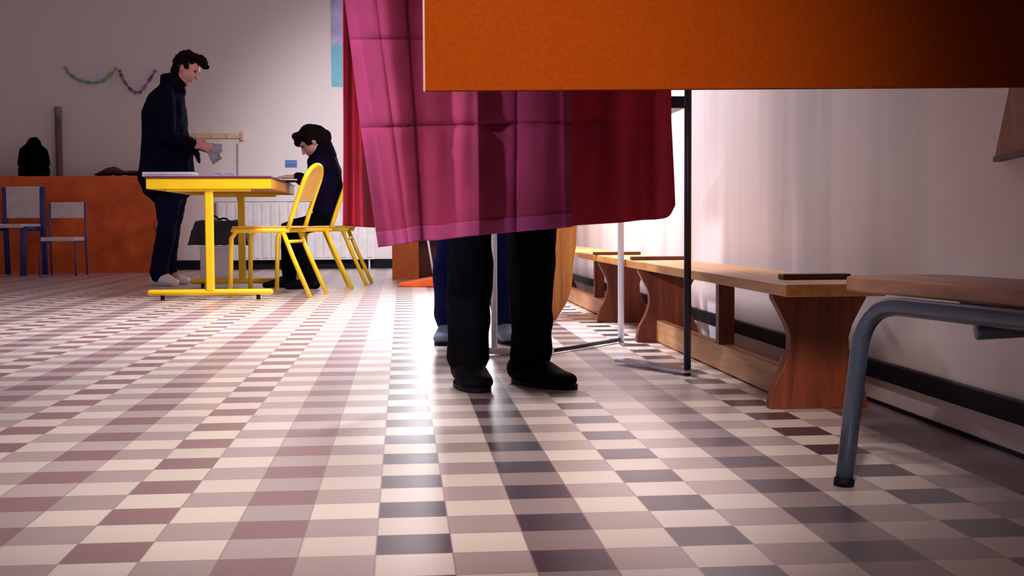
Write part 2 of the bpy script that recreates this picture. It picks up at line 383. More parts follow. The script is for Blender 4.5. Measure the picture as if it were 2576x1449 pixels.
# small blue sign
p0, p1 = P(718, 421, YB), P(747, 403, YB)
t = thing('wall_sign', 'small blue sign on the back wall in front of the seated person', 'sign', (p0.x, YB - 0.004, p0.z))
rect('sign_plate', p0.x, p1.x, p0.z, p1.z, YB - 0.003, mat('blue_print', (0.07, 0.16, 0.55), 0.5), t)
rect('lighter_stripe', p0.x + 0.01, p1.x - 0.01, p0.z + 0.045, p0.z + 0.052, YB - 0.0075, mat('pale_blue_print', (0.2, 0.4, 0.7), 0.5), t, 0.002)
# coat rail
p0, p1 = P(470, 348, YB), P(606, 336, YB)
t = thing('coat_rail', 'pale wooden coat rail on the back wall behind the standing person', 'coat rail', (p0.x, YB, p0.z))
m_pale = wood('pale_wood', (0.72, 0.46, 0.28), (0.82, 0.60, 0.42), 0.5, 0)
b = bmesh.new(); box(b, (0, -0.03, 0), (p1.x - p0.x, 0, p1.z - p0.z)); link_mesh('rail', b, m_pale, t, bevel=0.004)
b = bmesh.new(); box(b, (p1.x - p0.x, -0.05, -0.02), (p1.x - p0.x + 0.03, 0, p1.z - p0.z + 0.02)); link_mesh('end_bracket', b, m_pale, t, bevel=0.004)
for i in range(3):
    b = bmesh.new(); x = 0.1 + i * 0.15; tube(b, [V((x, -0.03, 0.02)), V((x, -0.05, 0.015)), V((x, -0.06, 0.03))], 0.006); link_mesh('hook', b, m_pale, t)
p0, p1 = P(598, 445, YB), P(598, 362, YB)
b = bmesh.new(); tube(b, [V((p0.x, YB - 0.012, p0.z - 0.25)), V((p1.x, YB - 0.012, p1.z))], 0.008)
tag(link_mesh('wall_pipe', b, mat('pinkish_pipe', (0.50, 0.36, 0.40), 0.5), smooth=True), 'thin pinkish pipe running down the back wall below the coat rail', 'pipe')
# radiator
p0, p1 = P(548, 655, YB - 0.06), P(940, 506, YB - 0.06)
t = thing('radiator', 'long white radiator on the back wall behind the yellow table', 'radiator', (p0.x, YB - 0.002, p0.z))
w_, h_ = p1.x - p0.x, p1.z - p0.z
b = bmesh.new(); box(b, (0, -0.09, 0), (w_, -0.03, h_)); 
n = 18
for i in range(n):
    x = w_ * (i + 0.5) / n; box(b, (x - w_ / n * 0.32, -0.1, 0.02), (x + w_ / n * 0.32, -0.09, h_ - 0.02))
link_mesh('panel', b, m_white, t, bevel=0.003)
b = bmesh.new(); box(b, (-0.005, -0.105, h_), (w_ + 0.005, -0.02, h_ + 0.015)); link_mesh('top_grille', b, m_white, t)
for x in (0.15, w_ - 0.15):
    b = bmesh.new(); box(b, (x, -0.03, 0.05), (x + 0.03, 0, h_ - 0.05)); link_mesh('wall_bracket', b, m_white, t)
b = bmesh.new(); tube(b, [V((w_ - 0.05, -0.06, -p0.z)), V((w_ - 0.05, -0.06, 0.02))], 0.009); link_mesh('pipe', b, m_white, t)

# ---------------------------------------------------------------- orange covered table, back left
YT = 11.82
xl, xr = XL + 0.6, P(398, 560, YT).x; ztp = P(200, 443, YT).z
t = thing('covered_table', 'long table at the back left under an orange cloth hanging to the floor', 'table', ((xl + xr) / 2, YT + 0.25, 0))
b = bmesh.new(); cx = (xl + xr) / 2
box(b, (xl - cx + 0.03, -0.12, ztp - 0.03), (xr - cx - 0.03, 0.2, ztp - 0.006)); link_mesh('tabletop', b, m_pale, t)
for sx in (-1, 1):
    for sy in (-0.09, 0.17):
        b = bmesh.new(); tube(b, [V((sx * ((xr - xl) / 2 - 0.1), sy, 0)), V((sx * ((xr - xl) / 2 - 0.1), sy, ztp - 0.03))], 0.015); link_mesh('leg', b, m_chrome, t)
b = bmesh.new(); NU, NV = 220, 46
hw = (xr - xl) / 2
path = [(-hw, 0.22)] + [(-hw, -0.25)] + [(hw, -0.25)] + [(hw, 0.22)]
def cpath(s):
    Ls = [0.47, 2 * hw, 0.47]; T = sum(Ls); d = s * T
    if d < Ls[0]: return (-hw, 0.22 - d), (-1, 0)
    d -= Ls[0]
    if d < Ls[1]: return (-hw + d, -0.25), (0, -1)
    d -= Ls[1]; return (hw, -0.25 + d), (1, 0)
grid = []
for j in range(NV + 1):
    z = ztp * (1 - j / NV); row = []
    for i in range(NU + 1):
        (x, y), (nx, ny) = cpath(i / NU)
        q = V((i * 0.07, z * 1.5, 0)); k = (j / NV)
        d = 0.024 * k * noise.noise(V((i * 0.09, z * 0.8, 3))) + 0.13 * min(1, 2.5 * k) * (noise.noise(V((i * 0.018 + z * 1.2, z * 4.2 - i * 0.045, 9))) - 0.1) * (0.35 + 0.65 * min(1, i / 120))
        row.append(b.verts.new((x + nx * (d + 0.02 * k), y + ny * (d + 0.02 * k), z)))
    grid.append(row)
for j in range(NV):
    for i in range(NU): b.faces.new((grid[j][i], grid[j][i + 1], grid[j + 1][i + 1], grid[j + 1][i]))
b.faces.new([b.verts.new((x, y, ztp)) for x, y in ((-hw, -0.25), (hw, -0.25), (hw, 0.22), (-hw, 0.22))])
o = link_mesh('tablecloth', b, m_orcl, None, True); o.location = t.location
tag(o, 'creased orange cloth draped over the table at the back left', 'tablecloth')
# bag, tube, coat on it
c0 = P(86, 440, YT + 0.22); 
t = thing('backpack', 'black rounded backpack standing on the orange covered table', 'bag', (c0.x, c0.y, ztp))
b = bmesh.new(); hb = P(86, 352, YT + 0.22).z - ztp
loft(b, [(V((0, 0, 0.12)), 0.10, 0.155), (V((0, 0, hb * 0.4)), 0.11, 0.152), (V((0, 0, hb * 0.72)), 0.10, 0.125), (V((0.005, 0, hb - 0.05)), 0.07, 0.07)], side=(0, 1, 0))
box(b, (-0.125, -0.09, 0.0), (0.125, 0.09, 0.08))
body = fused('bag_body', b, m_blk, None, 0.008, 6, 0.006, 0.08); body.parent = t; body.location.z = 0.008
b = bmesh.new(); tube(b, [V((-0.02, 0, hb - 0.02)), V((0.0, 0, hb + 0.015)), V((0.03, 0, hb + 0.025)), V((0.045, 0, hb - 0.02))], 0.006); link_mesh('top_loop', b, m_blk, t)
b = bmesh.new(); ell(b, (0.02, -0.1, hb * 0.33), (0.10, 0.035, 0.08)); fp = fused('front_pocket', b, m_blk, None, 0.006, 3); fp.parent = t
c0 = P(150, 440, YB - 0.05)
t = thing('cardboard_tube', 'tall grey and brown tube standing upright behind the orange covered table', 'tube', (c0.x, YB - 0.05, 0))
hz = P(150, 268, YB - 0.05).z
b = bmesh.new(); tube(b, [V((0, 0, 0)), V((0, 0, hz - 0.12))], 0.032, 20); link_mesh('tube_body', b, mat('brown_card', (0.20, 0.10, 0.10), 0.7), t, True)
b = bmesh.new(); tube(b, [V((0, 0, hz - 0.12)), V((0, 0, hz - 0.01)), V((0, 0, hz))], 0.034, 20); link_mesh('end_cap', b, mat('grey_card', (0.22, 0.24, 0.25), 0.7), t, True)
c0 = P(300, 440, YT + 0.2)
b = bmesh.new()
loft(b, [(V((-0.17, 0, 0.008)), 0.1, 0.012), (V((-0.08, 0, 0.03)), 0.12, 0.03), (V((0.0, 0, 0.042)), 0.12, 0.042), (V((0.1, 0, 0.02)), 0.12, 0.02), (V((0.3, 0, 0.025)), 0.1, 0.025), (V((0.42, 0, 0.02)), 0.08, 0.018)], side=(0, 1, 0))
o = fused('folded_coat', b, mat('plum_cloth', (0.07, 0.012, 0.03), 0.8), None, 0.008, 4, 0.008, 0.06); o.location = (c0.x - 0.03, c0.y - 0.04, ztp + 0.012)
tag(o, 'dark plum coat lying in a heap on the orange covered table', 'coat')

# ---------------------------------------------------------------- blue framed school chairs, back left
m_bfr = mat('blue_enamel', (0.02, 0.045, 0.25), 0.4); m_gseat = mat('grey_laminate', (0.78, 0.74, 0.76), 0.5)
m_vfr = mat('slate_violet_enamel', (0.12, 0.07, 0.22), 0.4)
def blue_chair(label, loc, rz, w, sd, sh, top, bh, fr, group, r):
    t = thing('school_chair', label, 'chair', loc, rz, group); hw = w / 2
    b = bmesh.new(); box(b, (-hw + 0.01, -sd / 2, sh - 0.018), (hw - 0.01, sd / 2, sh + 0.018)); link_mesh('seat', b, m_gseat, t, bevel=0.008)
    b = bmesh.new(); box(b, (-hw + 0.012, sd / 2 - 0.012, top - bh), (hw - 0.012, sd / 2 + 0.01, top)); link_mesh('backrest', b, m_gseat, t, bevel=0.006)
    for s in (-1, 1):
        b = bmesh.new(); tube(b, [V((s * hw, sd / 2 + 0.02, 0)), V((s * hw, sd / 2, sh)), V((s * hw, sd / 2 + 0.005, top - 0.005))], r); link_mesh('rear_leg', b, fr, t, True)
        b = bmesh.new(); tube(b, [V((s * hw, -sd / 2 - 0.01, 0)), V((s * (hw - 0.01), -sd / 2 + 0.03, sh - 0.02))], r); link_mesh('front_leg', b, fr, t, True)
        b = bmesh.new(); tube(b, [V((s * (hw - 0.005), -sd / 2 + 0.03, sh - 0.025)), V((s * (hw - 0.005), sd / 2, sh - 0.025))], r * 0.8); link_mesh('side_rail', b, fr, t, True)
    return t
c = F(30, 694)
blue_chair('larger school chair with grey seat and thick blue legs at the left edge', (c.x - 0.02, c.y + 0.16, 0), math.radians(-14), 0.37, 0.34, 0.445, P(60, 468, c.y + 0.2).z, 0.29, m_bfr, 'blue framed chairs before the orange cloth', 0.026)
c = F(150, 694)
blue_chair('smaller school chair with grey seat and thin violet legs before the orange cloth', (c.x, c.y + 0.13, 0), math.radians(-4), 0.32, 0.28, 0.325, P(163, 508, c.y + 0.12).z, 0.145, m_vfr, 'blue framed chairs before the orange cloth', 0.010)

# ---------------------------------------------------------------- yellow table
A0 = F(379, 756); A1 = F(680, 753); YF = A0.y
B0 = F(484, 724); YK = B0.y
xa, xb = A0.x, A1.x; xc = (xa + xb) / 2
t = thing('school_table', 'yellow metal table with twin foot bars where the two people sort papers', 'table', (xc, (YF + YK) / 2, 0))
oy = (YF + YK) / 2; hy = (YK - YF) / 2
ztop = P(500, 443, YF - 0.02).z; hx = (xb - xa) / 2
tx0 = P(366, 460, YF - 0.02).x - xc; tx1 = P(684, 460, YF - 0.02).x - xc
b = bmesh.new(); box(b, (tx0, -hy - 0.04, ztop - 0.014), (tx1, hy + 0.08, ztop)); link_mesh('tabletop', b, m_edge, t, bevel=0.003)
b = bmesh.new()
box(b, (tx0 + 0.005, -hy - 0.035, ztop - 0.075), (tx1 - 0.005, -hy - 0.012, ztop - 0.0145))
box(b, (tx0 + 0.005, hy + 0.052, ztop - 0.075), (tx1 - 0.005, hy + 0.075, ztop - 0.0145))
box(b, (tx0 + 0.005, -hy - 0.012, ztop - 0.075), (tx0 + 0.028, hy + 0.052, ztop - 0.0145))
link_mesh('apron', b, m_yel, t, bevel=0.003)
b = bmesh.new(); box(b, (tx1 - 0.028, -hy - 0.012, ztop - 0.07), (tx1 - 0.005, hy + 0.052, ztop - 0.0145)); link_mesh('side_apron', b, m_und, t)
b = bmesh.new(); box(b, (tx0 + 0.03, -hy - 0.01, ztop - 0.06), (tx1 - 0.03, hy + 0.05, ztop - 0.015)); link_mesh('underside_board', b, m_und, t)
for s in (-1, 1):
    y = s * hy
    b = bmesh.new(); loft(b, [(V((-hx, y, 0.045)), 0.019), (V((hx, y, 0.045)), 0.019)], seg=14); f = link_mesh('foot_bar', b, m_yel, t, True)
    for sx in (-1, 1):
        b = bmesh.new(); tube(b, [V((sx * (hx - 0.07), y, 0)), V((sx * (hx - 0.07), y, 0.035))], 0.012); link_mesh('foot_pad', b, m_black, f)
    b = bmesh.new(); box(b, (-0.024, y - 0.02, 0.05), (0.024, y + 0.02, ztop - 0.06)); link_mesh('leg', b, m_yel, t, bevel=0.008)
    b = bmesh.new(); box(b, (-hx * 0.7, y - 0.018, ztop - 0.09), (hx * 0.7, y + 0.018, ztop - 0.06)); link_mesh('cross_arm', b, m_yel, t, bevel=0.004)
# things on the table
c = P(430, 441, YF + 0.15)
t = thing('paper_stack', 'wide flat stack of white papers at the near left corner of the yellow table', 'papers', (P(430, 441, YF + 0.12).x, YF + 0.12, ztop))
b = bmesh.new()
for k in range(6):
    r = random.uniform(-0.004, 0.004); box(b, (-0.145 + r, -0.10 + r, 0.0045 * k), (0.145 + r, 0.10 - r, 0.0045 * k + 0.004))
link_mesh('sheets', b, mat('lavender_paper', (0.62, 0.55, 0.66), 0.7), t)
c = P(563, 441, YF + 0.6)
t = thing('envelope_box', 'small grey violet box of envelopes on the yellow table', 'box', (c.x, YF + 0.6, ztop))
b = bmesh.new(); box(b, (-0.068, -0.05, 0), (0.068, 0.05, 0.03)); link_mesh('box_body', b, mat('grey_violet_card', (0.36, 0.32, 0.46), 0.6, var=0.5, scale=30), t, bevel=0.003)
b = bmesh.new(); box(b, (-0.055, -0.035, 0.03), (-0.01, 0.035, 0.042)); box(b, (0.01, -0.035, 0.03), (0.06, 0.035, 0.04)); link_mesh('envelopes', b, mat('blue_grey_paper', (0.25, 0.3, 0.42), 0.7), t)
c = P(728, 455, YF + 0.95)
t = thing('open_register', 'open register in front of the seated person on the yellow table', 'book', (c.x - 0.06, YF + 0.98, ztop), 0.2)
b = bmesh.new(); box(b, (-0.10, -0.13, 0), (0.10, 0.13, 0.008)); link_mesh('cover', b, m_black, t)
b = bmesh.new(); box(b, (-0.095, -0.12, 0.008), (-0.003, 0.12, 0.018)); box(b, (0.003, -0.12, 0.008), (0.095, 0.12, 0.016)); link_mesh('pages', b, m_white, t)

# ---------------------------------------------------------------- yellow chairs
def yellow_chair(label, loc, rz):
    t = thing('yellow_chair', label, 'chair', loc, rz, 'yellow tube chairs at the yellow table')
    hw, r = 0.17, 0.0145
    pts = [(-0.19, -hw), (0.17, -hw * 1.02), (0.2, -hw * 0.9), (0.2, hw * 0.9), (0.17, hw * 1.02), (-0.19, hw)]
    b = bmesh.new(); pr = [V((x, y, 0.435)) for x, y in pts]; prism(b, [p for p in pr], (0, 0, -0.012)); link_mesh('seat', b, m_yelw, t, bevel=0.004)
    b = bmesh.new()
    tube(b, [V((-0.17, -hw, 0.408))] + [V((0.14, -hw, 0.408))] + arc((0.2, -hw, 0.408), (0.15, -hw, 0.408), (0.2, -hw + 0.05, 0.408), 5) + arc((0.2, hw, 0.408), (0.2, hw - 0.05, 0.408), (0.15, hw, 0.408), 5) + [V((-0.17, hw, 0.408))], r)
    link_mesh('seat_frame', b, m_yel, t, True)
    def bp(k, y):  # lean of the backrest
        return V((-0.16 - 0.125 * k - 0.02 * k * k, y, 0.41 + 0.40 * k))
    b = bmesh.new()
    left = [bp(k, -hw * (1 - 0.05 * k)) for k in (0, 0.2, 0.4, 0.6, 0.75)]
    top = [bp(0.75 + 0.25 * math.sin(a), -0.1615 * math.cos(a)) for a in [math.pi * i / 14 for i in range(1, 14)]]
    right = [bp(k, hw * (1 - 0.05 * k)) for k in (0.75, 0.6, 0.4, 0.2, 0)]
    tube(b, left + top + right, r); link_mesh('backrest_frame', b, m_yel, t, True)
    b = bmesh.new()
    out = [bp(0.45, -0.155), bp(0.6, -0.156), bp(0.75, -0.157)] + [bp(0.75 + 0.235 * math.sin(a), -0.155 * math.cos(a)) for a in [math.pi * i / 14 for i in range(1, 14)]] + [bp(0.75, 0.157), bp(0.6, 0.156), bp(0.45, 0.155)]
    prism(b, [p + V((0.004, 0, 0)) for p in out], (-0.010, 0, 0)); link_mesh('backrest', b, m_yelw, t)
    for s in (-1, 1):
        b = bmesh.new(); tube(b, [V((-0.13, s * hw, 0.40)), V((-0.19, s * (hw + 0.004), 0.25)), V((-0.30, s * 0.18, 0))], r); link_mesh('rear_leg', b, m_yel, t, True)
        b = bmesh.new(); tube(b, [V((0.17, s * (hw - 0.01), 0.40)), V((0.195, s * (hw + 0.004), 0.36)), V((0.205, s * 0.18, 0))], r); link_mesh('front_leg', b, m_yel, t, True)
    b = bmesh.new(); tube(b, [V((-0.155, -hw, 0.34)), V((-0.155, hw, 0.34))], r * 0.7); link_mesh('stretcher', b, m_yel, t, True)
    return t
def chair_at(n, f_, label):
    n, f_ = V(n), V(f_); c = (n + f_) / 2; ax = (f_ - n).normalized(); fc = V((-ax.y, ax.x, 0)); c2 = c + fc * 0.30
    return (c2.x, c2.y, 0), math.atan2(fc.y, fc.x)
l1, a1 = chair_at(F(775, 750), F(828, 739), '')
ch = yellow_chair('empty yellow tube chair nearest the camera, pushed in at the yellow table', l1, a1)
l2, a2 = chair_at(F(905, 727), F(885, 722), '')
a2 = math.pi + 0.10; l2 = (F(882, 725).x - 0.30, F(882, 725).y, 0)
c2 = copy_tree(ch); c2.location = l2; c2.rotation_euler = (0, 0, a2); c2['label'] = 'yellow tube chair with the seated person in dark clothes on it'
l3 = (F(926, 722).x - 0.30, F(934, 722).y + 0.42, 0)
c3 = copy_tree(ch); c3.location = l3; c3.rotation_euler = (0, 0, math.pi - 0.08); c3['label'] = 'rightmost yellow tube chair, half hidden behind the purple curtain'

# white bin and dark bag behind the table
c = F(541, 702)
t = thing('waste_bin', 'white square bin on the floor behind the yellow table', 'bin', (c.x, c.y + 0.12, 0))
zt_ = P(541, 620, c.y).z
b = bmesh.new(); prism(b, [(-0.12, -0.11, 0), (0.12, -0.11, 0), (0.12, 0.11, 0), (-0.12, 0.11, 0)], (0, 0, zt_ - 0.01)); link_mesh('bin_body', b, m_white, t, bevel=0.01)
b = bmesh.new(); box(b, (-0.128, -0.118, zt_ - 0.02), (0.128, 0.118, zt_)); link_mesh('rim', b, m_white, t, bevel=0.004)
t = thing('holdall', 'dark grey holdall resting on the white bin under the yellow table', 'bag', (P(546, 625, c.y).x, c.y + 0.12, zt_))
b = bmesh.new(); k = 1 / FPX * c.y
prism(b, [(-76 * k, -0.09, 0.0), (76 * k, -0.09, 0.0), (60 * k, -0.09, 60 * k), (-52 * k, -0.09, 60 * k)], (0, 0.2, 0))
bb = fused('bag_body', b, mat('dark_nylon', (0.03, 0.028, 0.05), 0.6, var=0.5, scale=9), None, 0.008, 8, 0.010, 0.07); bb.parent = t; bb.location.z = 0.012
b = bmesh.new(); tube(b, arc((-0.05, 0, 0.30), (-0.10, 0, 0.17), (0.0, 0, 0.22)) + arc((0.08, 0, 0.26), (0.0, 0, 0.22), (0.10, 0, 0.16)), 0.008); link_mesh('handle', b, m_black, t, True)

# ---------------------------------------------------------------- orange cabinet, wedge, white rod behind the booth
c = F(987, 703); zc = 0.62
t = thing('orange_cabinet', 'orange cabinet with a dark open side standing below the booth curtain', 'cabinet', (c.x, c.y, 0))
w1 = P(1054, 700, c.y).x - c.x; w2 = P(1150, 700, c.y).x - c.x
m_ocab = mat('burnt_orange_laminate', (0.52, 0.11, 0.012), 0.5, var=0.2, scale=4)
b = bmesh.new(); box(b, (0, 0, 0), (w1, 0.02, zc)); link_mesh('door', b, m_ocab, t, bevel=0.003)
b = bmesh.new(); box(b, (0, 0.021, 0), (0.02, 0.4, zc)); box(b, (w2, 0.0, 0), (w2 + 0.02, 0.4, zc)); box(b, (0.02, 0.38, 0), (w2, 0.4, zc)); box(b, (0, 0.0, zc), (w2 + 0.02, 0.4, zc + 0.02)); box(b, (0.02, 0.021, 0), (w2, 0.38, 0.02))
link_mesh('carcass', b, mat('dark_red_laminate', (0.10, 0.012, 0.006), 0.6), t)
c = F(1000, 722); d_ = F(1105, 728)
t = thing('foam_wedge', 'low orange foam wedge lying on the floor beside the blue trousers', 'foam wedge', (c.x, c.y, 0))
wx = 0.36; hh = 0.085
b = bmesh.new(); prism(b, [(0, 0, 0), (wx, -0.05, 0), (wx, -0.05, hh), (0.02, 0, 0.025)], (0, 0.22, 0)); link_mesh('foam_body', b, mat('bright_orange_vinyl', (0.85, 0.13, 0.015), 0.4), t, bevel=0.008)
pt, pb = P(1069, 560, c.y + 0.1), P(1091, 697, c.y + 0.08)
b = bmesh.new(); pe = V((pb.x, pb.y, hh * 0.9)); tube(b, [pe, pt + (pt - pe) * 1.2], 0.008)
tag(link_mesh('white_rod', b, m_white, smooth=True), 'thin white rod leaning on the orange foam wedge behind the curtain', 'rod')

# ---------------------------------------------------------------- voting booth
P1 = F(1729, 943); P2 = F(1562, 862); P3 = F(1244, 893)
t = thing('voting_booth_frame', 'metal frame of the voting booth holding the mulberry curtains', 'booth frame', (P1.x, P1.y, 0)); T0 = V(t.location)
ZT = 1.95
def post(p, r, m, nm, base=0.0, lab=None):
    b = bmesh.new(); q = p - T0; tube(b, [V((q.x, q.y, base)), V((q.x, q.y, ZT))], r, 14); o = link_mesh(nm, b, m, t, True)
    if lab: o['label'] = lab
post(P1, 0.0105, m_dmet, 'post', 0, 'dark post'); post(P2, 0.0115, mat('pale_grey_enamel', (0.80, 0.78, 0.86), 0.35), 'post', 0, 'pale grey post'); post(P3, 0.0105, m_white, 'post', 0.02, 'white post')
b = bmesh.new(); q = P3 - T0; box(b, (q.x - 0.035, q.y - 0.02, 0.004), (q.x + 0.2, q.y + 0.02, 0.026)); o = link_mesh('foot', b, m_white, t, bevel=0.004); o['label'] = 'white foot'
b = bmesh.new(); a, c = P3 - T0 + V((0.2, 0, 0.012)), P2 - T0 + V((0, 0, 0.012)); tube(b, [a, c], 0.007); link_mesh('floor_bar', b, m_dmet, t, True)
b = bmesh.new(); a, c = V((0, 0, 0.008)), F(1562, 915) - T0 + V((0, 0, 0.008))
d = (c - a).normalized(); nrm = V((-d.y, d.x, 0)) * 0.025
prism(b, [a - d * 0.02 + nrm, a - d * 0.02 - nrm, c - nrm, c + nrm], (0, 0, 0.008)); o = link_mesh('foot', b, mat('brushed_steel', (0.5, 0.48, 0.6), 0.2, 0.85), t); o['label'] = 'steel foot plate'
# shelf inside the booth
zs0 = P(1710, 266, P1.y).z
b = bmesh.new(); box(b, (-0.55, 0.07, zs0), (0.012, 0.40, zs0 + 0.035)); link_mesh('shelf', b, m_dmet, t, bevel=0.003)
# upper rails
YC = 3.0
L0 = V((P(850, 0, YC).x, YC, ZT))
b = bmesh.new()
for a, c in ((V((P1.x, P1.y, ZT)), V((P2.x, P2.y, ZT))), (V((P2.x, P2.y, ZT)), V((P3.x, P3.y, ZT))), (V((P1.x, P1.y, ZT)), V((P1.x, YC, ZT))), (V((P3.x, P3.y, ZT)), V((L0.x, P3.y, ZT))), (V((L0.x, P3.y, ZT)), L0)):
    tube(b, [a - T0, c - T0], 0.011)
link_mesh('upper_rail', b, m_chrome, t, True)
b = bmesh.new(); tube(b, [L0 - T0 + V((-0.02, 0, 0)), V((P1.x, YC, ZT)) - T0], 0.010); link_mesh('curtain_rod', b, m_chrome, t, True)

def sheet(name, label, cols, ytop, m, hem_m=None, hem=0.0, nv=130, per=16, fold=0.004, creases=(), seed=0, thick=0.0022):
    "cols: (x at top, x at y=0, x at y=300, x at the bottom, bottom y, distance) in photo measurements"
    t = tag(bpy.data.objects.new(name, None), label, 'curtain'); COL.objects.link(t)
    def interp(arr, s):
        n = len(arr) - 1; i = min(int(s), n - 1); f = s - i
        g = lambda k: arr[max(0, min(n, k))]
        p0, p1, p2, p3 = g(i - 1), g(i), g(i + 1), g(i + 2)
        return 0.5 * (2 * p1 + (p2 - p0) * f + (2 * p0 - 5 * p1 + 4 * p2 - p3) * f * f + (3 * p1 - p0 - 3 * p2 + p3) * f ** 3)
    nu = (len(cols) - 1) * per; vb = (0 - ytop) / (cols[0][4] - ytop)
    hem = hem / (1 - vb) * 0.84
    def pt(i, v):
        v = v * vb / 0.16 if v < 0.16 else vb + (v - 0.16) * (1 - vb) / 0.84
        s = i / per; c = [interp([cc[k] for cc in cols], s) for k in range(6)]
        py = ytop + (c[4] - ytop) * v
        if py < 0: k = (py - ytop) / (0 - ytop); x = c[0] + (c[1] - c[0]) * k
        elif py < 300: k = py / 300; x = c[1] + (c[2] - c[1]) * k
        else: k = (py - 300) / (c[4] - 300); x = c[2] + (c[3] - c[2]) * k
        dy = fold * (noise.noise(V((s * 0.9, v * 1.6, seed))) * 1.8 + 0.3 * noise.noise(V((s * 1.9 + v * 3, v * 5, seed + 5))))
        for (kind, at, amp, wid, tilt) in creases:
            e = (py - (at + tilt * x)) if kind == 'h' else (x - (at + tilt * py))
            dy += amp * math.exp(-abs(e) / wid)
        dy += 0.0015 * noise.noise(V((x * 0.02, py * 0.02, seed)))
        return P(x, py, c[5] + dy)
    def make(nm, v0, v1, m, n, off=0.0):
        b = bmesh.new(); g = [[b.verts.new(pt(i, v0 + (v1 - v0) * j / n) + V((0, off, 0))) for i in range(nu + 1)] for j in range(n + 1)]
        for j in range(n):
            for i in range(nu): b.faces.new((g[j][i], g[j][i + 1], g[j + 1][i + 1], g[j + 1][i]))
        o = link_mesh(nm, b, m, t, True); md = o.modifiers.new('thickness', 'SOLIDIFY'); md.thickness = thick; md.offset = 0; return o
    make('cloth', 0, 1, m, nv)
    if hem_m: make('hem', 1 - hem, 1, hem_m, 8, -0.003)
    return t
YTOP = P(1100, 0, YC) and -(1.94 - CAMZ) * FPX / YC + 565
fc = [(866, 868, 905, 952, 622, 2.97), (905, 905, 940, 978, 619, 2.915), (950, 950, 988, 1015, 614, 2.885), (1014, 1014, 1036, 1056, 606, 2.93), (1024, 1026, 1048, 1064, 606, 3.035),
      (1085, 1088, 1095, 1105, 604, 3.03), (1150, 1152, 1155, 1160, 597, 2.995), (1225, 1225, 1225, 1225, 590, 3.0), (1300, 1300, 1300, 1302, 583, 3.015), (1370, 1370, 1372, 1374, 577, 2.99), (1436, 1436, 1438, 1440, 571, 3.02)]
sheet('booth_curtain', 'front mulberry curtain of the booth with fold creases and a turned hem', fc, YTOP, m_cur, m_curh, 0.024, 300, 24, 0.012,
      [('h', 348, 0.016, 9, -0.028), ('h', 100, 0.012, 9, 0.0), ('v', 1199, -0.020, 9, 0.01), ('v', 1304, 0.016, 8, -0.01), ('v', 1412, -0.014, 9, 0.02), ('v', 948, 0.010, 9, 0.13), ('v', 893, 0.012, 16, 0.16)], 2)
lc = [(860, 862, 864, 862, 568, 3.10), (880, 882, 884, 884, 569, 3.16), (905, 905, 908, 912, 571, 3.13), (925, 925, 930, 940, 572, 3.22), (945, 945, 955, 975, 570, 3.26), (965, 965, 975, 1000, 568, 3.30)]
sheet('booth_curtain', 'left side curtain, dark red and half behind the front curtain', lc, -(1.94 - CAMZ) * FPX / 3.1 + 565, m_curd, None, 0, 120, 14, 0.012, [('v', 874, -0.03, 14, 0.0)], 8)
YRC = P1.y - 0.03
rc = [(1400, 1400, 1402, 1404, 574, YRC), (1440, 1440, 1440, 1440, 568, YRC - 0.02), (1500, 1500, 1500, 1500, 564, YRC + 0.0), (1560, 1560, 1562, 1562, 560, YRC - 0.03), (1610, 1610, 1612, 1612, 554, YRC), (1645, 1645, 1650, 1652, 552, YRC - 0.03), (1668, 1668, 1675, 1682, 544, YRC), (1690, 1688, 1689, 1699, 516, YRC - 0.01)]
sheet('booth_curtain', 'dark red curtain hanging beside the dark booth post, right of the legs', rc, -(1.94 - CAMZ) * FPX / YRC + 565, m_curd, None, 0, 120, 14, 0.014, [('h', 300, 0.008, 9, 0), ('v', 1470, 0.02, 20, 0)], 14)

# orange partition panel in front
YP = 2.1
A = P(1064, 228, YP); ang = psi + 0.0143; D = V((math.cos(ang), -math.sin(ang), 0)); Nn = V((math.sin(ang), math.cos(ang), 0))
wp = (XR - 0.015 - A.x) / D.x
t = thing('orange_partition', 'large orange partition board hanging across the top right', 'partition', (A.x, A.y, 0))
RM = Matrix.Rotation(-ang, 4, 'Z')
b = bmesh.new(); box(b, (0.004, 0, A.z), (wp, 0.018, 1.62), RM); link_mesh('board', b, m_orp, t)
b = bmesh.new(); box(b, (0.0005, 0.0005, A.z - 0.001), (0.004, 0.019, 1.62), RM); o = link_mesh('edge_strip', b, mat('pale_edging', (0.30, 0.19, 0.16), 0.6), t); o['label'] = 'pale edge strip'
b = bmesh.new(); box(b, (0, -0.005, 1.62), (wp, 0.03, 1.65), RM); link_mesh('top_rail', b, m_chrome, t)
b = bmesh.new(); tube(b, [V((XR - 0.05 - A.x, 0.03, 0)), V((XR - 0.05 - A.x, 0.03, 1.64))], 0.012); 
o = link_mesh('support_post', b, m_chrome, t); o.location = (0.0, -0.13, 0)

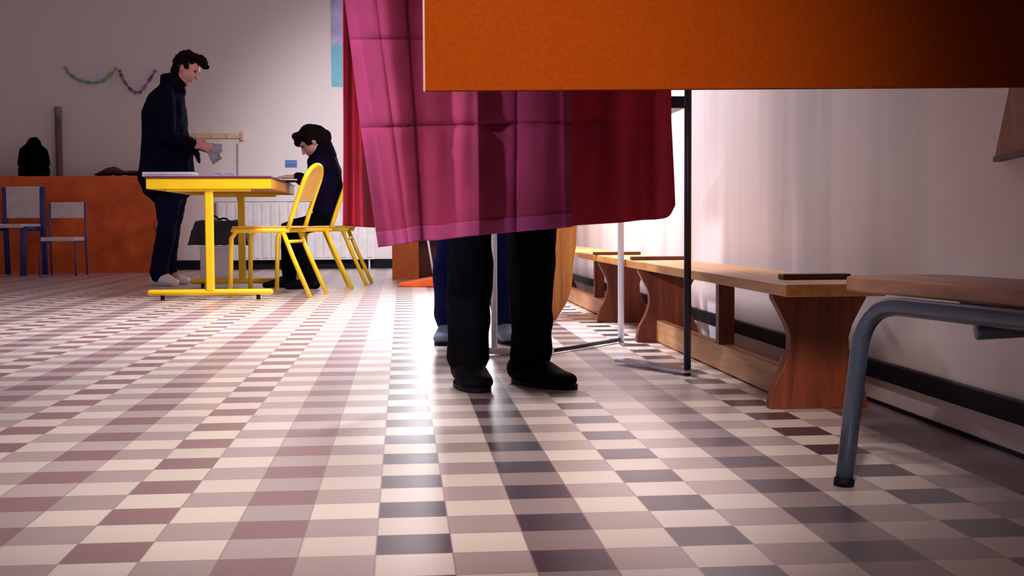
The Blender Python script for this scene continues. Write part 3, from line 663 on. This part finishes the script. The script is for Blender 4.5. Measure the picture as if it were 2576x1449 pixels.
# ---------------------------------------------------------------- wooden benches along the right wall
m_rail = wood('floor_rail_wood', (0.50, 0.21, 0.07), (0.66, 0.33, 0.14), 0.5, 1)
BL = F(2050, 747, 0.275).x; 
def wooden_bench(label, y0, y1, ys, yp, cle, topz=0.30, m_top=m_bench):
    x0, x1 = 0.862, 1.095
    t = thing('wooden_bench', label, 'bench', ((x0 + x1) / 2, (y0 + y1) / 2, 0), 0, 'wooden benches along the right wall'); cx, cy = t.location.x, t.location.y
    b = bmesh.new(); box(b, (x0 - cx, y0 - cy, topz - 0.028), (x1 - cx, y1 - cy, topz)); link_mesh('seat_plank', b, m_top, t, bevel=0.003)
    for y in ys:
        hw = 0.118; out = []; mid = 0.98 - cx
        prof = [(0.0, 0.118), (0.02, 0.118), (0.06, 0.108), (0.10, 0.086), (0.14, 0.072), (0.17, 0.071), (0.20, 0.080), (0.235, 0.098), (0.26, 0.112), (topz - 0.029, 0.114)]
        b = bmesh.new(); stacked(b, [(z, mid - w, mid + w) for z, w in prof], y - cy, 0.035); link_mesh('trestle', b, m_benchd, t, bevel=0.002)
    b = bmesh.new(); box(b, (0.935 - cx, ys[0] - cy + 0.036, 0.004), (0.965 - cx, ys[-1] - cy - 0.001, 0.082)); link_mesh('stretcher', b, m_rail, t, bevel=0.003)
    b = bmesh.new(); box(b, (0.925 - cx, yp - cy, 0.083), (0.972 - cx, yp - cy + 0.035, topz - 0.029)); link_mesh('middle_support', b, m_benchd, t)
    for y, xa_, xb_ in cle:
        b = bmesh.new(); box(b, (xa_ - cx, y - cy, topz + 0.0005), (xb_ - cx, y - cy + 0.045, topz + 0.014)); link_mesh('cleat', b, m_cleat, t, bevel=0.002)
    return t
yt1 = F(1945, 1030).y; yt2 = F(1590, 862).y; yp1 = F(1785, 867, 0.083).y
wooden_bench('nearer wooden bench with curved trestle ends along the right wall', F(2050, 747, 0.272).y, yt2 + 0.22, (yt1, yt2), yp1, ((yt1 + 0.12, 0.93, 1.10), (yt2 + 0.14, 0.87, 1.08)))
yt3 = F(1520, 812).y; yp2 = F(1470, 749, 0.083).y
wooden_bench('farther wooden bench by the right wall, behind the pale booth post', yt2 + 0.27, 8.0, (yt3, 7.6), yp2, ((yt3 + 0.02, 0.85, 1.06),))

# tall curved wooden support seen between the legs and the benches
yb = F(1410, 806).y
t = thing('wooden_trestle', 'tall ochre wooden trestle with a curved edge right behind the standing legs', 'trestle', (P(1400, 800, yb).x, yb, 0))
k = yb / FPX; xs = [(1398, 806), (1408, 790), (1424, 765), (1438, 730), (1441, 700), (1444, 660), (1450, 620), (1453, 560), (1453, 480)]
rw = [(max(0, P(x, y, yb).z), (x - 1400) * k) for x, y in xs]
rw = [(z, -0.10 + 0.03 * math.exp(-((z - 0.16) / 0.1) ** 2), x) for z, x in rw]; zt3 = rw[-1][0]
m_och = wood('ochre_wood', (0.30, 0.09, 0.02), (0.62, 0.29, 0.06), 0.45, 2, 5)
b = bmesh.new(); stacked(b, rw, 0, 0.04); link_mesh('end_panel', b, m_och, t)
b = bmesh.new(); stacked(b, rw, 0.40, 0.04); link_mesh('end_panel', b, m_och, t)
b = bmesh.new(); box(b, (-0.12, -0.02, zt3 + 0.0005), (0.11, 0.46, zt3 + 0.03)); link_mesh('top_board', b, m_bench, t)

# ---------------------------------------------------------------- near bench with tube legs
dn = V((0.165, -0.986, 0)); sd = V((0.986, 0.165, 0))      # along the bench toward the camera, and across
fo = F(2122, 1222)
E = V((0.775, 2.12, 0)); LB = 1.15; WB = 0.21; ZB = 0.345
t = thing('school_bench', 'rosy wooden bench on grey tube legs in the right foreground', 'bench', (E.x, E.y, 0))
def L_(a, s, z): return dn * a + sd * s + V((0, 0, z))
b = bmesh.new(); out = [L_(0.03, 0, ZB)] + [L_(0.0, 0.03, ZB)] + [L_(0.0, WB - 0.03, ZB), L_(0.03, WB, ZB), L_(LB, WB, ZB), L_(LB, 0, ZB)]
prism(b, out, (0, 0, -0.026)); o = link_mesh('seat', b, m_pinkw, t, bevel=0.004)
r = 0.0148
f0 = fo - V((E.x, E.y, 0))
m_tube = mat('blue_grey_enamel', (0.075, 0.095, 0.15), 0.3, 0.3)
zt2 = ZB - 0.026 - r
foot = V((f0.x, f0.y, 0)); s0 = -0.022
cor = L_(0.13, s0, zt2); up = foot.lerp(cor, 0.68)
b = bmesh.new()
tube(b, [foot, up] + arc(cor, foot.lerp(cor, 0.72), L_(0.235, s0 + 0.004, zt2), 10) + [L_(LB - 0.25, s0 + 0.02, zt2)] + arc(L_(LB - 0.12, s0 + 0.02, zt2), L_(LB - 0.25, s0 + 0.02, zt2), L_(LB - 0.12, s0, 0.24), 8)[1:] + [L_(LB - 0.09, s0 - 0.02, 0)], r, 16)
link_mesh('leg_frame', b, m_tube, t, True)
b = bmesh.new(); tube(b, [foot, foot.lerp(up, 0.06)], r * 1.15); link_mesh('foot_cap', b, m_black, t, True)
b = bmesh.new(); s1 = WB - 0.05
tube(b, [L_(0.42, s0 + 0.01, zt2 - 0.022), L_(0.47, s1, zt2 - 0.012), L_(LB - 0.25, s1, zt2 - 0.012)] + arc(L_(LB - 0.12, s1, zt2), L_(LB - 0.25, s1, zt2 - 0.012), L_(LB - 0.12, s1, 0.24), 8)[1:] + [L_(LB - 0.09, s1 + 0.03, 0)], r, 14)
link_mesh('leg_frame', b, m_tube, t, True)
b = bmesh.new(); pa = [L_(0.28, 0.05, ZB - 0.027), L_(LB - 0.2, 0.05, ZB - 0.027), L_(LB - 0.2, 0.05, ZB - 0.062), L_(0.33, 0.05, ZB - 0.058)]
prism(b, pa, tuple(sd * 0.02)); link_mesh('apron_rail', b, m_dmet, t)

# tilted wooden board on the wall at the right edge
q = P(2553, 402, 2.33)
t = thing('wall_board', 'brown wooden board hanging tilted on the right wall at the photo edge', 'board', (XR, 2.2, q.z))
b = bmesh.new()
yq = FPX * (XR - 0.016) / (2553 - 1012)
t.location = (XR, yq, q.z)
prism(b, [V((-0.016, 0, 0.0)), V((-0.016, -0.30, 0.02)), V((-0.016, -0.43, 0.36)), V((-0.016, -0.14, 0.34))], (0.012, 0, 0)); link_mesh('panel', b, wood('red_brown_wood', (0.22, 0.05, 0.015), (0.36, 0.09, 0.02), 0.4, 2), t)
b = bmesh.new(); prism(b, [V((-0.018, 0.002, -0.008)), V((-0.018, -0.302, 0.012)), V((-0.018, -0.302, 0.022)), V((-0.018, 0.002, 0.002))], (0.016, 0, 0)); link_mesh('lower_edge', b, m_cleat, t)

# ---------------------------------------------------------------- people
def head(bm, c, fw, up, s=1.0):
    c, fw, up = V(c), V(fw).normalized(), V(up); sdv = up.cross(fw).normalized(); up = fw.cross(sdv).normalized()
    R = Matrix((fw, sdv, up)).transposed()
    def q(x, y, z): return c + (fw * x + sdv * y + up * z) * s
    ell(bm, q(-0.008, 0, 0.03), (0.096 * s, 0.076 * s, 0.088 * s), R); ell(bm, q(0.022, 0, -0.02), (0.068 * s, 0.062 * s, 0.085 * s), R)
    loft(bm, [(q(0.0, 0, -0.06), 0.05 * s, 0.04 * s), (q(0.058, 0, -0.093), 0.026 * s, 0.018 * s)], side=sdv)
    loft(bm, [(q(0.084, 0, 0.022), 0.007 * s), (q(0.102, 0, -0.018), 0.011 * s), (q(0.106, 0, -0.026), 0.012 * s)], side=sdv, seg=10)
    ell(bm, q(0.086, 0, 0.034), (0.008 * s, 0.045 * s, 0.008 * s), R, 10)
    ell(bm, q(0.084, 0, -0.052), (0.010 * s, 0.023 * s, 0.006 * s), R, 10); ell(bm, q(0.081, 0, -0.063), (0.009 * s, 0.019 * s, 0.006 * s), R, 10)
    for k in (-1, 1): ell(bm, q(-0.005, k * 0.074, -0.005), (0.016 * s, 0.007 * s, 0.030 * s), R, 10)
    return q, sdv
def eyes(q, sdv, s, parent):
    for k in (-1, 1):
        b = bmesh.new(); ell(b, q(0.080, k * 0.031, 0.016), (0.010 * s, 0.013 * s, 0.009 * s), None, 10)
        o = link_mesh('eye', b, mat('dark_eye', (0.03, 0.02, 0.02), 0.2), parent, True); rel(o, parent)
def rel(o, parent):
    if parent.type == 'EMPTY': o.matrix_parent_inverse = Matrix.Translation(-V(parent.location))
def hand(bm, w, d, nrm, thumb, curl=0.5, s=1.0):
    "w wrist, d pointing direction, nrm back of the hand, thumb side direction"
    w, d, nrm = V(w), V(d).normalized(), V(nrm).normalized(); sdv = V(thumb); sdv = (sdv - d * sdv.dot(d)).normalized(); nrm = (nrm - d * nrm.dot(d) - sdv * nrm.dot(sdv)).normalized()
    pm = w + d * 0.085 * s
    loft(bm, [(w - d * 0.02, 0.026 * s, 0.019 * s), (w + d * 0.03 * s, 0.036 * s, 0.016 * s), (pm, 0.040 * s, 0.014 * s)], side=sdv)
    for i, ln in enumerate((0.072, 0.080, 0.075, 0.058)):
        base = pm + sdv * (0.030 - 0.020 * i) * s - d * 0.004 * i; p = base; dd = d.copy(); pts = [(p, 0.0088 * s)]
        for j, f in enumerate((0.45, 0.3, 0.25)):
            a = curl * (0.5 + 0.5 * j) * (0.9 + 0.08 * i); dd = (d * math.cos(a) - nrm * math.sin(a)); p = p + dd * ln * f * s; pts.append((p, (0.0083 - 0.0009 * j) * s))
        loft(bm, pts, side=sdv, seg=8)
    tb = w + d * 0.03 * s + sdv * 0.03 * s; t1 = tb + (d * 0.6 + sdv * 0.7 - nrm * 0.25).normalized() * 0.038 * s; t2 = t1 + (d * 0.95 + sdv * 0.1 - nrm * 0.3).normalized() * 0.032 * s
    loft(bm, [(tb, 0.013 * s), (t1, 0.0105 * s), (t2, 0.0085 * s)], side=nrm, seg=8)

# --- standing man behind the yellow table
YM = F(415, 718).y
def m_(px, py, dy=0.0): p = P(px, py, YM); return V((p.x, YM + dy, p.z))
root = thing('person', 'standing person in a long dark coat and jeans, looking down at papers in hand', 'person', (m_(415, 718).x, YM, 0))
hc = m_(470, 174); hf = V((0.86, -0.20, -0.50)); hu = V((0.45, 0, 0.9))
b = bmesh.new(); q, sv = head(b, hc, hf, hu, 0.98)
loft(b, [(m_(458, 195), 0.052, 0.056), (m_(440, 228), 0.056, 0.06)])
loft(b, [(m_(428, 268), 0.15, 0.07), (m_(422, 300), 0.17, 0.11), (m_(420, 370), 0.145, 0.10), (m_(422, 430), 0.16, 0.105), (m_(425, 465), 0.155, 0.10)])
HPm = {}
for s in (-1, 1):
    sh = m_(428, 248, s * 0.175); el = m_(437, 352, s * 0.235); wr = m_(490, 366, s * 0.10 - 0.03)
    loft(b, [(sh, 0.05), (el, 0.038), (wr, 0.026)])
    hand(b, wr, V((0.93, -0.05 * s, -0.10 if s < 0 else -0.2)), V((0, s * 0.4, 1)) if s > 0 else V((0, s * 0.8, 0.6)), V((0.2, -s * 0.6, 0.8)), 0.7)
    hip = m_(426, 455, s * 0.085); kn = m_(424, 575 if s < 0 else 570, s * 0.09); an = m_(413 if s < 0 else 420, 690, s * 0.10)
    loft(b, [(hip, 0.08), (kn, 0.052), (m_(415, 625, s * 0.095), 0.05), (an, 0.036)])
    loft(b, [(an, 0.036), (an + V((0.06, -0.03, -0.03)), 0.032)])
fused('body', b, m_skin, root, 0.0065, 3)
body = [c for c in kids(root)][0]
eyes(q, sv, 0.98, root)
b = bmesh.new()
loft(b, [(m_(436, 214), 0.075, 0.075), (m_(430, 232), 0.15, 0.10), (m_(419, 252), 0.205, 0.135), (m_(414, 285), 0.225, 0.155), (m_(416, 330), 0.215, 0.165), (m_(420, 380), 0.21, 0.185), (m_(420, 425), 0.22, 0.20), (m_(420, 448), 0.225, 0.205)])
loft(b, [(m_(436, 222), 0.10, 0.105), (m_(428, 184), 0.082, 0.070)], side=(0, 1, 0), caps=False)
loft(b, [(m_(452, 232), 0.08, 0.05), (m_(440, 245), 0.15, 0.09)])
for s in (-1, 1):
    sh = m_(425, 250, s * 0.18); el = m_(436, 352, s * 0.245); wr = m_(489, 366, s * 0.105 - 0.03)
    loft(b, [(sh, 0.078), (sh.lerp(el, 0.5), 0.074), (el, 0.066), (el.lerp(wr, 0.5), 0.06), (wr, 0.048)])
fused('coat', b, m_navy, root, 0.009, 4, 0.012, 0.11)
b = bmesh.new()   # coat panel hanging at the front with open lapel
loft(b, [(m_(488, 372, -0.11), 0.05, 0.03), (m_(503, 392, -0.11), 0.045, 0.02), (m_(508, 412, -0.11), 0.02, 0.006)], side=(0, 1, 0))
fused('cuff_scarf', b, m_navy, root, 0.007, 3, 0.005, 0.04)
b = bmesh.new()
for s in (-1, 1):
    loft(b, [(m_(428, 448, s * 0.085), 0.10, 0.115), (m_(430, 500, s * 0.088), 0.09, 0.098), (m_(427, 560, s * 0.09), 0.072, 0.072), (m_(417, 620, s * 0.098), 0.068, 0.068), (m_(412 + 3 * s, 665, s * 0.10), 0.064, 0.066), (m_(412 + 3 * s, 688, s * 0.10), 0.068, 0.070)])
fused('jeans', b, m_jean, root, 0.009, 3, 0.009, 0.08)
for s in (-1, 1):
    an = m_(412 + 3 * s, 700, s * 0.10); an.z = 0
    d = V((0.80, -0.62, 0)) if s < 0 else V((0.97, -0.2, 0))
    b = bmesh.new(); loft(b, [(an - d * 0.05 + V((0, 0, 0.045)), 0.04, 0.045), (an + V((0, 0, 0.06)), 0.042, 0.058), (an + d * 0.08 + V((0, 0, 0.042)), 0.042, 0.04), (an + d * 0.15 + V((0, 0, 0.03)), 0.042, 0.028)], side=(-d.y, d.x, 0))
    fused('shoe', b, m_white, root, 0.006, 3)
b = bmesh.new(); sc = 0.98
ell(b, q(-0.028, 0, 0.050), (0.094, 0.084, 0.082)); ell(b, q(-0.062, 0, 0.0), (0.052, 0.072, 0.075)); ell(b, q(0.03, 0, 0.10), (0.07, 0.068, 0.036)); ell(b, q(0.085, 0.0, 0.098), (0.036, 0.052, 0.030))
ell(b, q(0.118, 0.01, 0.082), (0.022, 0.03, 0.018)); ell(b, q(-0.075, 0, -0.05), (0.03, 0.055, 0.04))
for k in (-1, 1): ell(b, q(0.010, k * 0.072, 0.03), (0.022, 0.012, 0.04))
fused('hair', b, m_hair, root, 0.006, 2, 0.012, 0.028)
# the papers in his hands
pc = m_(546, 372, -0.04)
b = bmesh.new()
for k, (a, l_) in enumerate(((-0.95, 0.14), (-0.55, 0.11), (-0.2, 0.10))):
    d = V((math.cos(a), 0.15 * k, math.sin(a))); n_ = V((-d.z, 0.3, d.x)).normalized() * 0.045; o0 = m_(522, 368, -0.05 + 0.015 * k)
    e = o0 + d * l_ ; prism(b, [o0 - n_ * 0.4, e - n_, e + n_ * 0.9, o0 + n_ * 0.6], (0, 0.002, 0))
tag(link_mesh('ballot_papers', b, mat('blue_grey_ballot', (0.40, 0.42, 0.52), 0.7, var=0.35, scale=25)), 'grey folded papers held in the hands of the standing person', 'papers')

# --- seated person
YW = l2[1] - 0.0
def w_(px, py, dy=0.0): p = P(px, py, YW); return V((p.x, YW + dy, p.z))
root = thing('person', 'seated person in dark clothes with dark tied hair bent over the yellow table', 'person', (w_(820, 700).x, YW, 0))
hc = w_(786, 358); hf = V((-0.78, -0.10, -0.62)); hu = V((-0.6, 0, 0.8))
b = bmesh.new(); q, sv = head(b, hc, hf, hu, 0.92)
loft(b, [(w_(795, 372), 0.05), (w_(812, 400), 0.055)])
loft(b, [(w_(812, 432), 0.13, 0.07), (w_(818, 450), 0.15, 0.10), (w_(822, 510), 0.13, 0.09), (w_(820, 540), 0.15, 0.065)])
for s in (-1, 1):
    sh = w_(810, 418, s * 0.16); el = w_(782, 478, s * 0.21 - 0.0); wr = w_(748, 446, s * 0.10 + 0.03)
    loft(b, [(sh, 0.045), (el, 0.036), (wr, 0.024)]); hand(b, wr, V((-0.9, -0.1 * s, 0.02)), V((0, 0, 1)), V((-0.1, -s, 0.1)), 0.2, 0.92)
    kn = w_(722 if s > 0 else 742, 577, s * 0.10); an = w_(724 if s > 0 else 786, 700, s * 0.12)
    loft(b, [(w_(818, 553, s * 0.09), 0.055), (kn, 0.045), (kn.lerp(an, 0.5), 0.048), (an, 0.034)])
fused('body', b, m_skin, root, 0.0065, 3); eyes(q, sv, 0.92, root)
b = bmesh.new()
loft(b, [(w_(812, 384), 0.08, 0.075), (w_(812, 402), 0.15, 0.105), (w_(815, 428), 0.19, 0.118), (w_(818, 470), 0.185, 0.115), (w_(820, 515), 0.175, 0.10), (w_(818, 545), 0.175, 0.075)])
loft(b, [(w_(826, 372), 0.07, 0.035), (w_(830, 392), 0.10, 0.05)])
for s in (-1, 1):
    sh = w_(808, 418, s * 0.165); el = w_(780, 478, s * 0.215); wr = w_(752, 447, s * 0.10 + 0.03)
    loft(b, [(sh, 0.07), (el, 0.056), (wr, 0.038)])
fused('jacket', b, m_navy, root, 0.009, 4, 0.010, 0.10)
b = bmesh.new()
for s in (-1, 1):
    kn = w_(722 if s > 0 else 742, 575, s * 0.10); an = w_(724 if s > 0 else 786, 696, s * 0.12)
    loft(b, [(w_(818, 549, s * 0.09), 0.09, 0.062), (kn.lerp(w_(822, 553, s * 0.09), 0.5), 0.08, 0.064), (kn, 0.062), (kn.lerp(an, 0.5), 0.056), (an, 0.05)])
fused('trousers', b, m_blk, root, 0.009, 3, 0.007, 0.08)
for s in (-1, 1):
    an = w_(724 if s > 0 else 786, 705, s * 0.12); an.z = 0; d = V((-0.98, -0.15 * s, 0))
    b = bmesh.new(); loft(b, [(an - d * 0.03 + V((0, 0, 0.035)), 0.034, 0.035), (an + d * 0.02 + V((0, 0, 0.05)), 0.036, 0.048), (an + d * 0.10 + V((0, 0, 0.032)), 0.036, 0.03), (an + d * 0.17 + V((0, 0, 0.022)), 0.034, 0.02)], side=(-d.y, d.x, 0))
    fused('shoe', b, m_shoeb, root, 0.006, 3)
b = bmesh.new()
ell(b, q(-0.02, 0, 0.045), (0.092, 0.086, 0.085)); ell(b, q(0.04, 0, 0.085), (0.062, 0.07, 0.038)); ell(b, q(-0.07, 0, 0.01), (0.055, 0.068, 0.07)); ell(b, q(-0.10, 0, -0.025), (0.045, 0.05, 0.05))
ell(b, w_(808, 350), (0.06, 0.065, 0.055)); ell(b, w_(818, 366), (0.05, 0.055, 0.05)); ell(b, w_(828, 384), (0.025, 0.045, 0.035))
ell(b, q(0.085, 0, 0.06), (0.03, 0.045, 0.03))
for k in (-1, 1): ell(b, q(0.018, k * 0.07, 0.03), (0.022, 0.014, 0.045))
fused('hair', b, m_hair, root, 0.006, 3, 0.005, 0.05)

# --- two people inside the booths, shown only by their legs
def booth_person(label, y, c_px, legs, tm, sm, cm, height, yaw, boots, shoes, coatz):
    cx = P(c_px, 800, y).x
    root = thing('person', label, 'person', (cx, y, 0)); sc = height / 1.72
    b = bmesh.new(); fwd = V((math.sin(yaw), math.cos(yaw), 0)); sdv = V((math.cos(yaw), -math.sin(yaw), 0)); c = V((cx, y, 0))
    def g(x, f, z): return c + sdv * x * sc + fwd * f * sc + V((0, 0, z * sc))
    q, sv = head(b, g(0, 0.05, 1.58), fwd * 0.85 + V((0, 0, -0.45)), (0, 0, 1), 1.0 * sc)
    loft(b, [(g(0, 0.02, 1.50), 0.055), (g(0, 0, 1.40), 0.06)], side=sdv)
    loft(b, [(g(0, 0, 1.36), 0.17, 0.09), (g(0, 0.01, 1.2), 0.16, 0.11), (g(0, 0, 1.05), 0.14, 0.10), (g(0, 0, 0.92), 0.165, 0.11), (g(0, 0, 0.84), 0.16, 0.10)], side=sdv)
    for s in (-1, 1):
        sh, el, wr = g(s * 0.18, 0, 1.38), g(s * 0.215, -0.03, 1.10), g(s * 0.11, 0.10, 0.99)
        loft(b, [(sh, 0.05), (el, 0.038), (wr, 0.027)], side=sdv); hand(b, wr, fwd - sdv * s * 0.3, V((0, 0, 1)), -sdv * s, 0.5)
    for (k, top, an, toe) in legs:
        loft(b, [(top + V((0, 0, 0.02)), 0.075), (top.lerp(an, 0.5), 0.052), (an, 0.038)], side=sdv)
    fused('body', b, m_skin, root, 0.008, 3); eyes(q, sv, sc, root)
    b = bmesh.new()
    for (k, top, an, toe) in legs:
        n = len(boots); loft(b, [(top.lerp(an, f) + V((dx, 0, 0)), ra * (1 - (1 - f) * ((0.42 if k == 0 else 0.14) if tm is m_blk else 0.1)), rb) for f, ra, rb, dx in boots], side=(1, 0, 0), seg=24)
    loft(b, [(g(0, 0, 1.0), 0.17, 0.12), (g(0, 0, 0.82), 0.19, 0.125)], side=sdv)
    fused('trousers', b, tm, root, 0.008, 3, 0.010, 0.09)
    b = bmesh.new()
    loft(b, [(g(0, 0, 1.46), 0.075), (g(0, 0, 1.39), 0.17, 0.10), (g(0, 0, 1.2), 0.20, 0.135), (g(0, 0, 1.0), 0.19, 0.13), (g(0, 0, coatz), 0.21, 0.14)], side=sdv)
    for s in (-1, 1):
        sh, el, wr = g(s * 0.18, 0, 1.38), g(s * 0.22, -0.03, 1.10), g(s * 0.115, 0.095, 0.99)
        loft(b, [(sh, 0.07), (el, 0.056), (wr, 0.042)], side=sdv)
    fused('jacket', b, cm, root, 0.010, 4, 0.01, 0.1)
    for (k, top, an, toe) in legs:
        b = bmesh.new(); a0 = V((an.x, an.y, 0)); dl = toe - a0; L = dl.length; d = dl.normalized(); h, w = shoes
        loft(b, [(a0 - d * 0.035 + V((0, 0, 0.042)), w * 0.9, 0.042), (a0 - d * 0.01 + V((0, 0, h * 0.55)), w * 0.9, h * 0.55), (a0 + d * L * 0.35 + V((0, 0, h * 0.40)), w * 0.96, h * 0.42), (a0 + d * (L * 0.66) + V((0, 0, h * 0.28)), w * 1.02, h * 0.29), (a0 + d * (L * 0.88) + V((0, 0, h * 0.26)), w * 0.9, h * 0.26)], side=(-d.y, d.x, 0))
        sh_ = fused('shoe', b, sm, root, 0.006, 3)
        b = bmesh.new(); side = V((-d.y, d.x, 0)); pts = []
        for i in range(20):
            a = 2 * math.pi * i / 20; ex = math.cos(a); ey = math.sin(a)
            pts.append(a0 + d * (L * 0.5 - 0.025 + ex * (L * 0.5 + 0.045)) + side * ey * w * (0.96 + 0.08 * ex))
        prism(b, pts, (0, 0, 0.013)); so = link_mesh('sole', b, m_black, root); rel(so, root)
    b = bmesh.new(); ell(b, q(-0.02, 0, 0.05), (0.10, 0.09, 0.09)); ell(b, q(-0.065, 0, -0.01), (0.05, 0.075, 0.085)); fused('hair', b, m_hair, root, 0.008, 2, 0.01, 0.03)
    return root
y1 = F(1175, 972).y + 0.03
def lp(px, py, y, dy=0.0): p = P(px, py, y); return V((p.x, y + dy, p.z))
lA = (0, V((lp(1186, 0, y1).x, y1, 0.86)), V((lp(1171, 0, y1).x, y1, 0.10)), V((lp(1188, 0, y1).x, y1 - 0.155, 0)))
lB = (1, V((lp(1340, 0, y1).x, y1, 0.86)), V((lp(1330, 0, y1).x, y1, 0.10)), V((lp(1415, 0, y1).x, y1 - 0.125, 0)))
lA[2].z = 0.09; lB[2].z = 0.09
booth_person('person in wide black trousers and black shoes standing behind the booth curtain', y1, 1262, (lA, lB), m_blk, m_shoeb, m_navy, 1.72, 0.15,
             [(0.0, 0.095, 0.10, 0), (0.25, 0.088, 0.095, 0), (0.5, 0.081, 0.085, 0), (0.62, 0.076, 0.08, 0), (0.8, 0.066, 0.074, 0), (0.93, 0.056, 0.066, 0), (1.02, 0.058, 0.068, 0)], (0.085, 0.050), 0.9)
y2 = F(1105, 862).y + 0.03
lC = (0, V((lp(1140, 0, y2).x, y2, 0.84)), V((lp(1122, 0, y2).x, y2, 0.09)), V((lp(1102, 0, y2).x, y2 - 0.14, 0)))
lD = (1, V((lp(1250, 0, y2).x, y2, 0.84)), V((lp(1266, 0, y2).x, y2, 0.09)), V((lp(1275, 0, y2).x, y2 - 0.14, 0)))
booth_person('person in blue jeans and pale blue shoes standing behind the black trousers', y2, 1195, (lC, lD), m_bluej, mat('pale_blue_canvas', (0.25, 0.36, 0.50), 0.7), m_navy, 1.66, 0.0,
             [(0.0, 0.085, 0.09, 0), (0.3, 0.076, 0.085, 0), (0.55, 0.064, 0.07, 0), (0.8, 0.058, 0.064, 0), (1.0, 0.056, 0.066, 0)], (0.085, 0.042), 0.92)
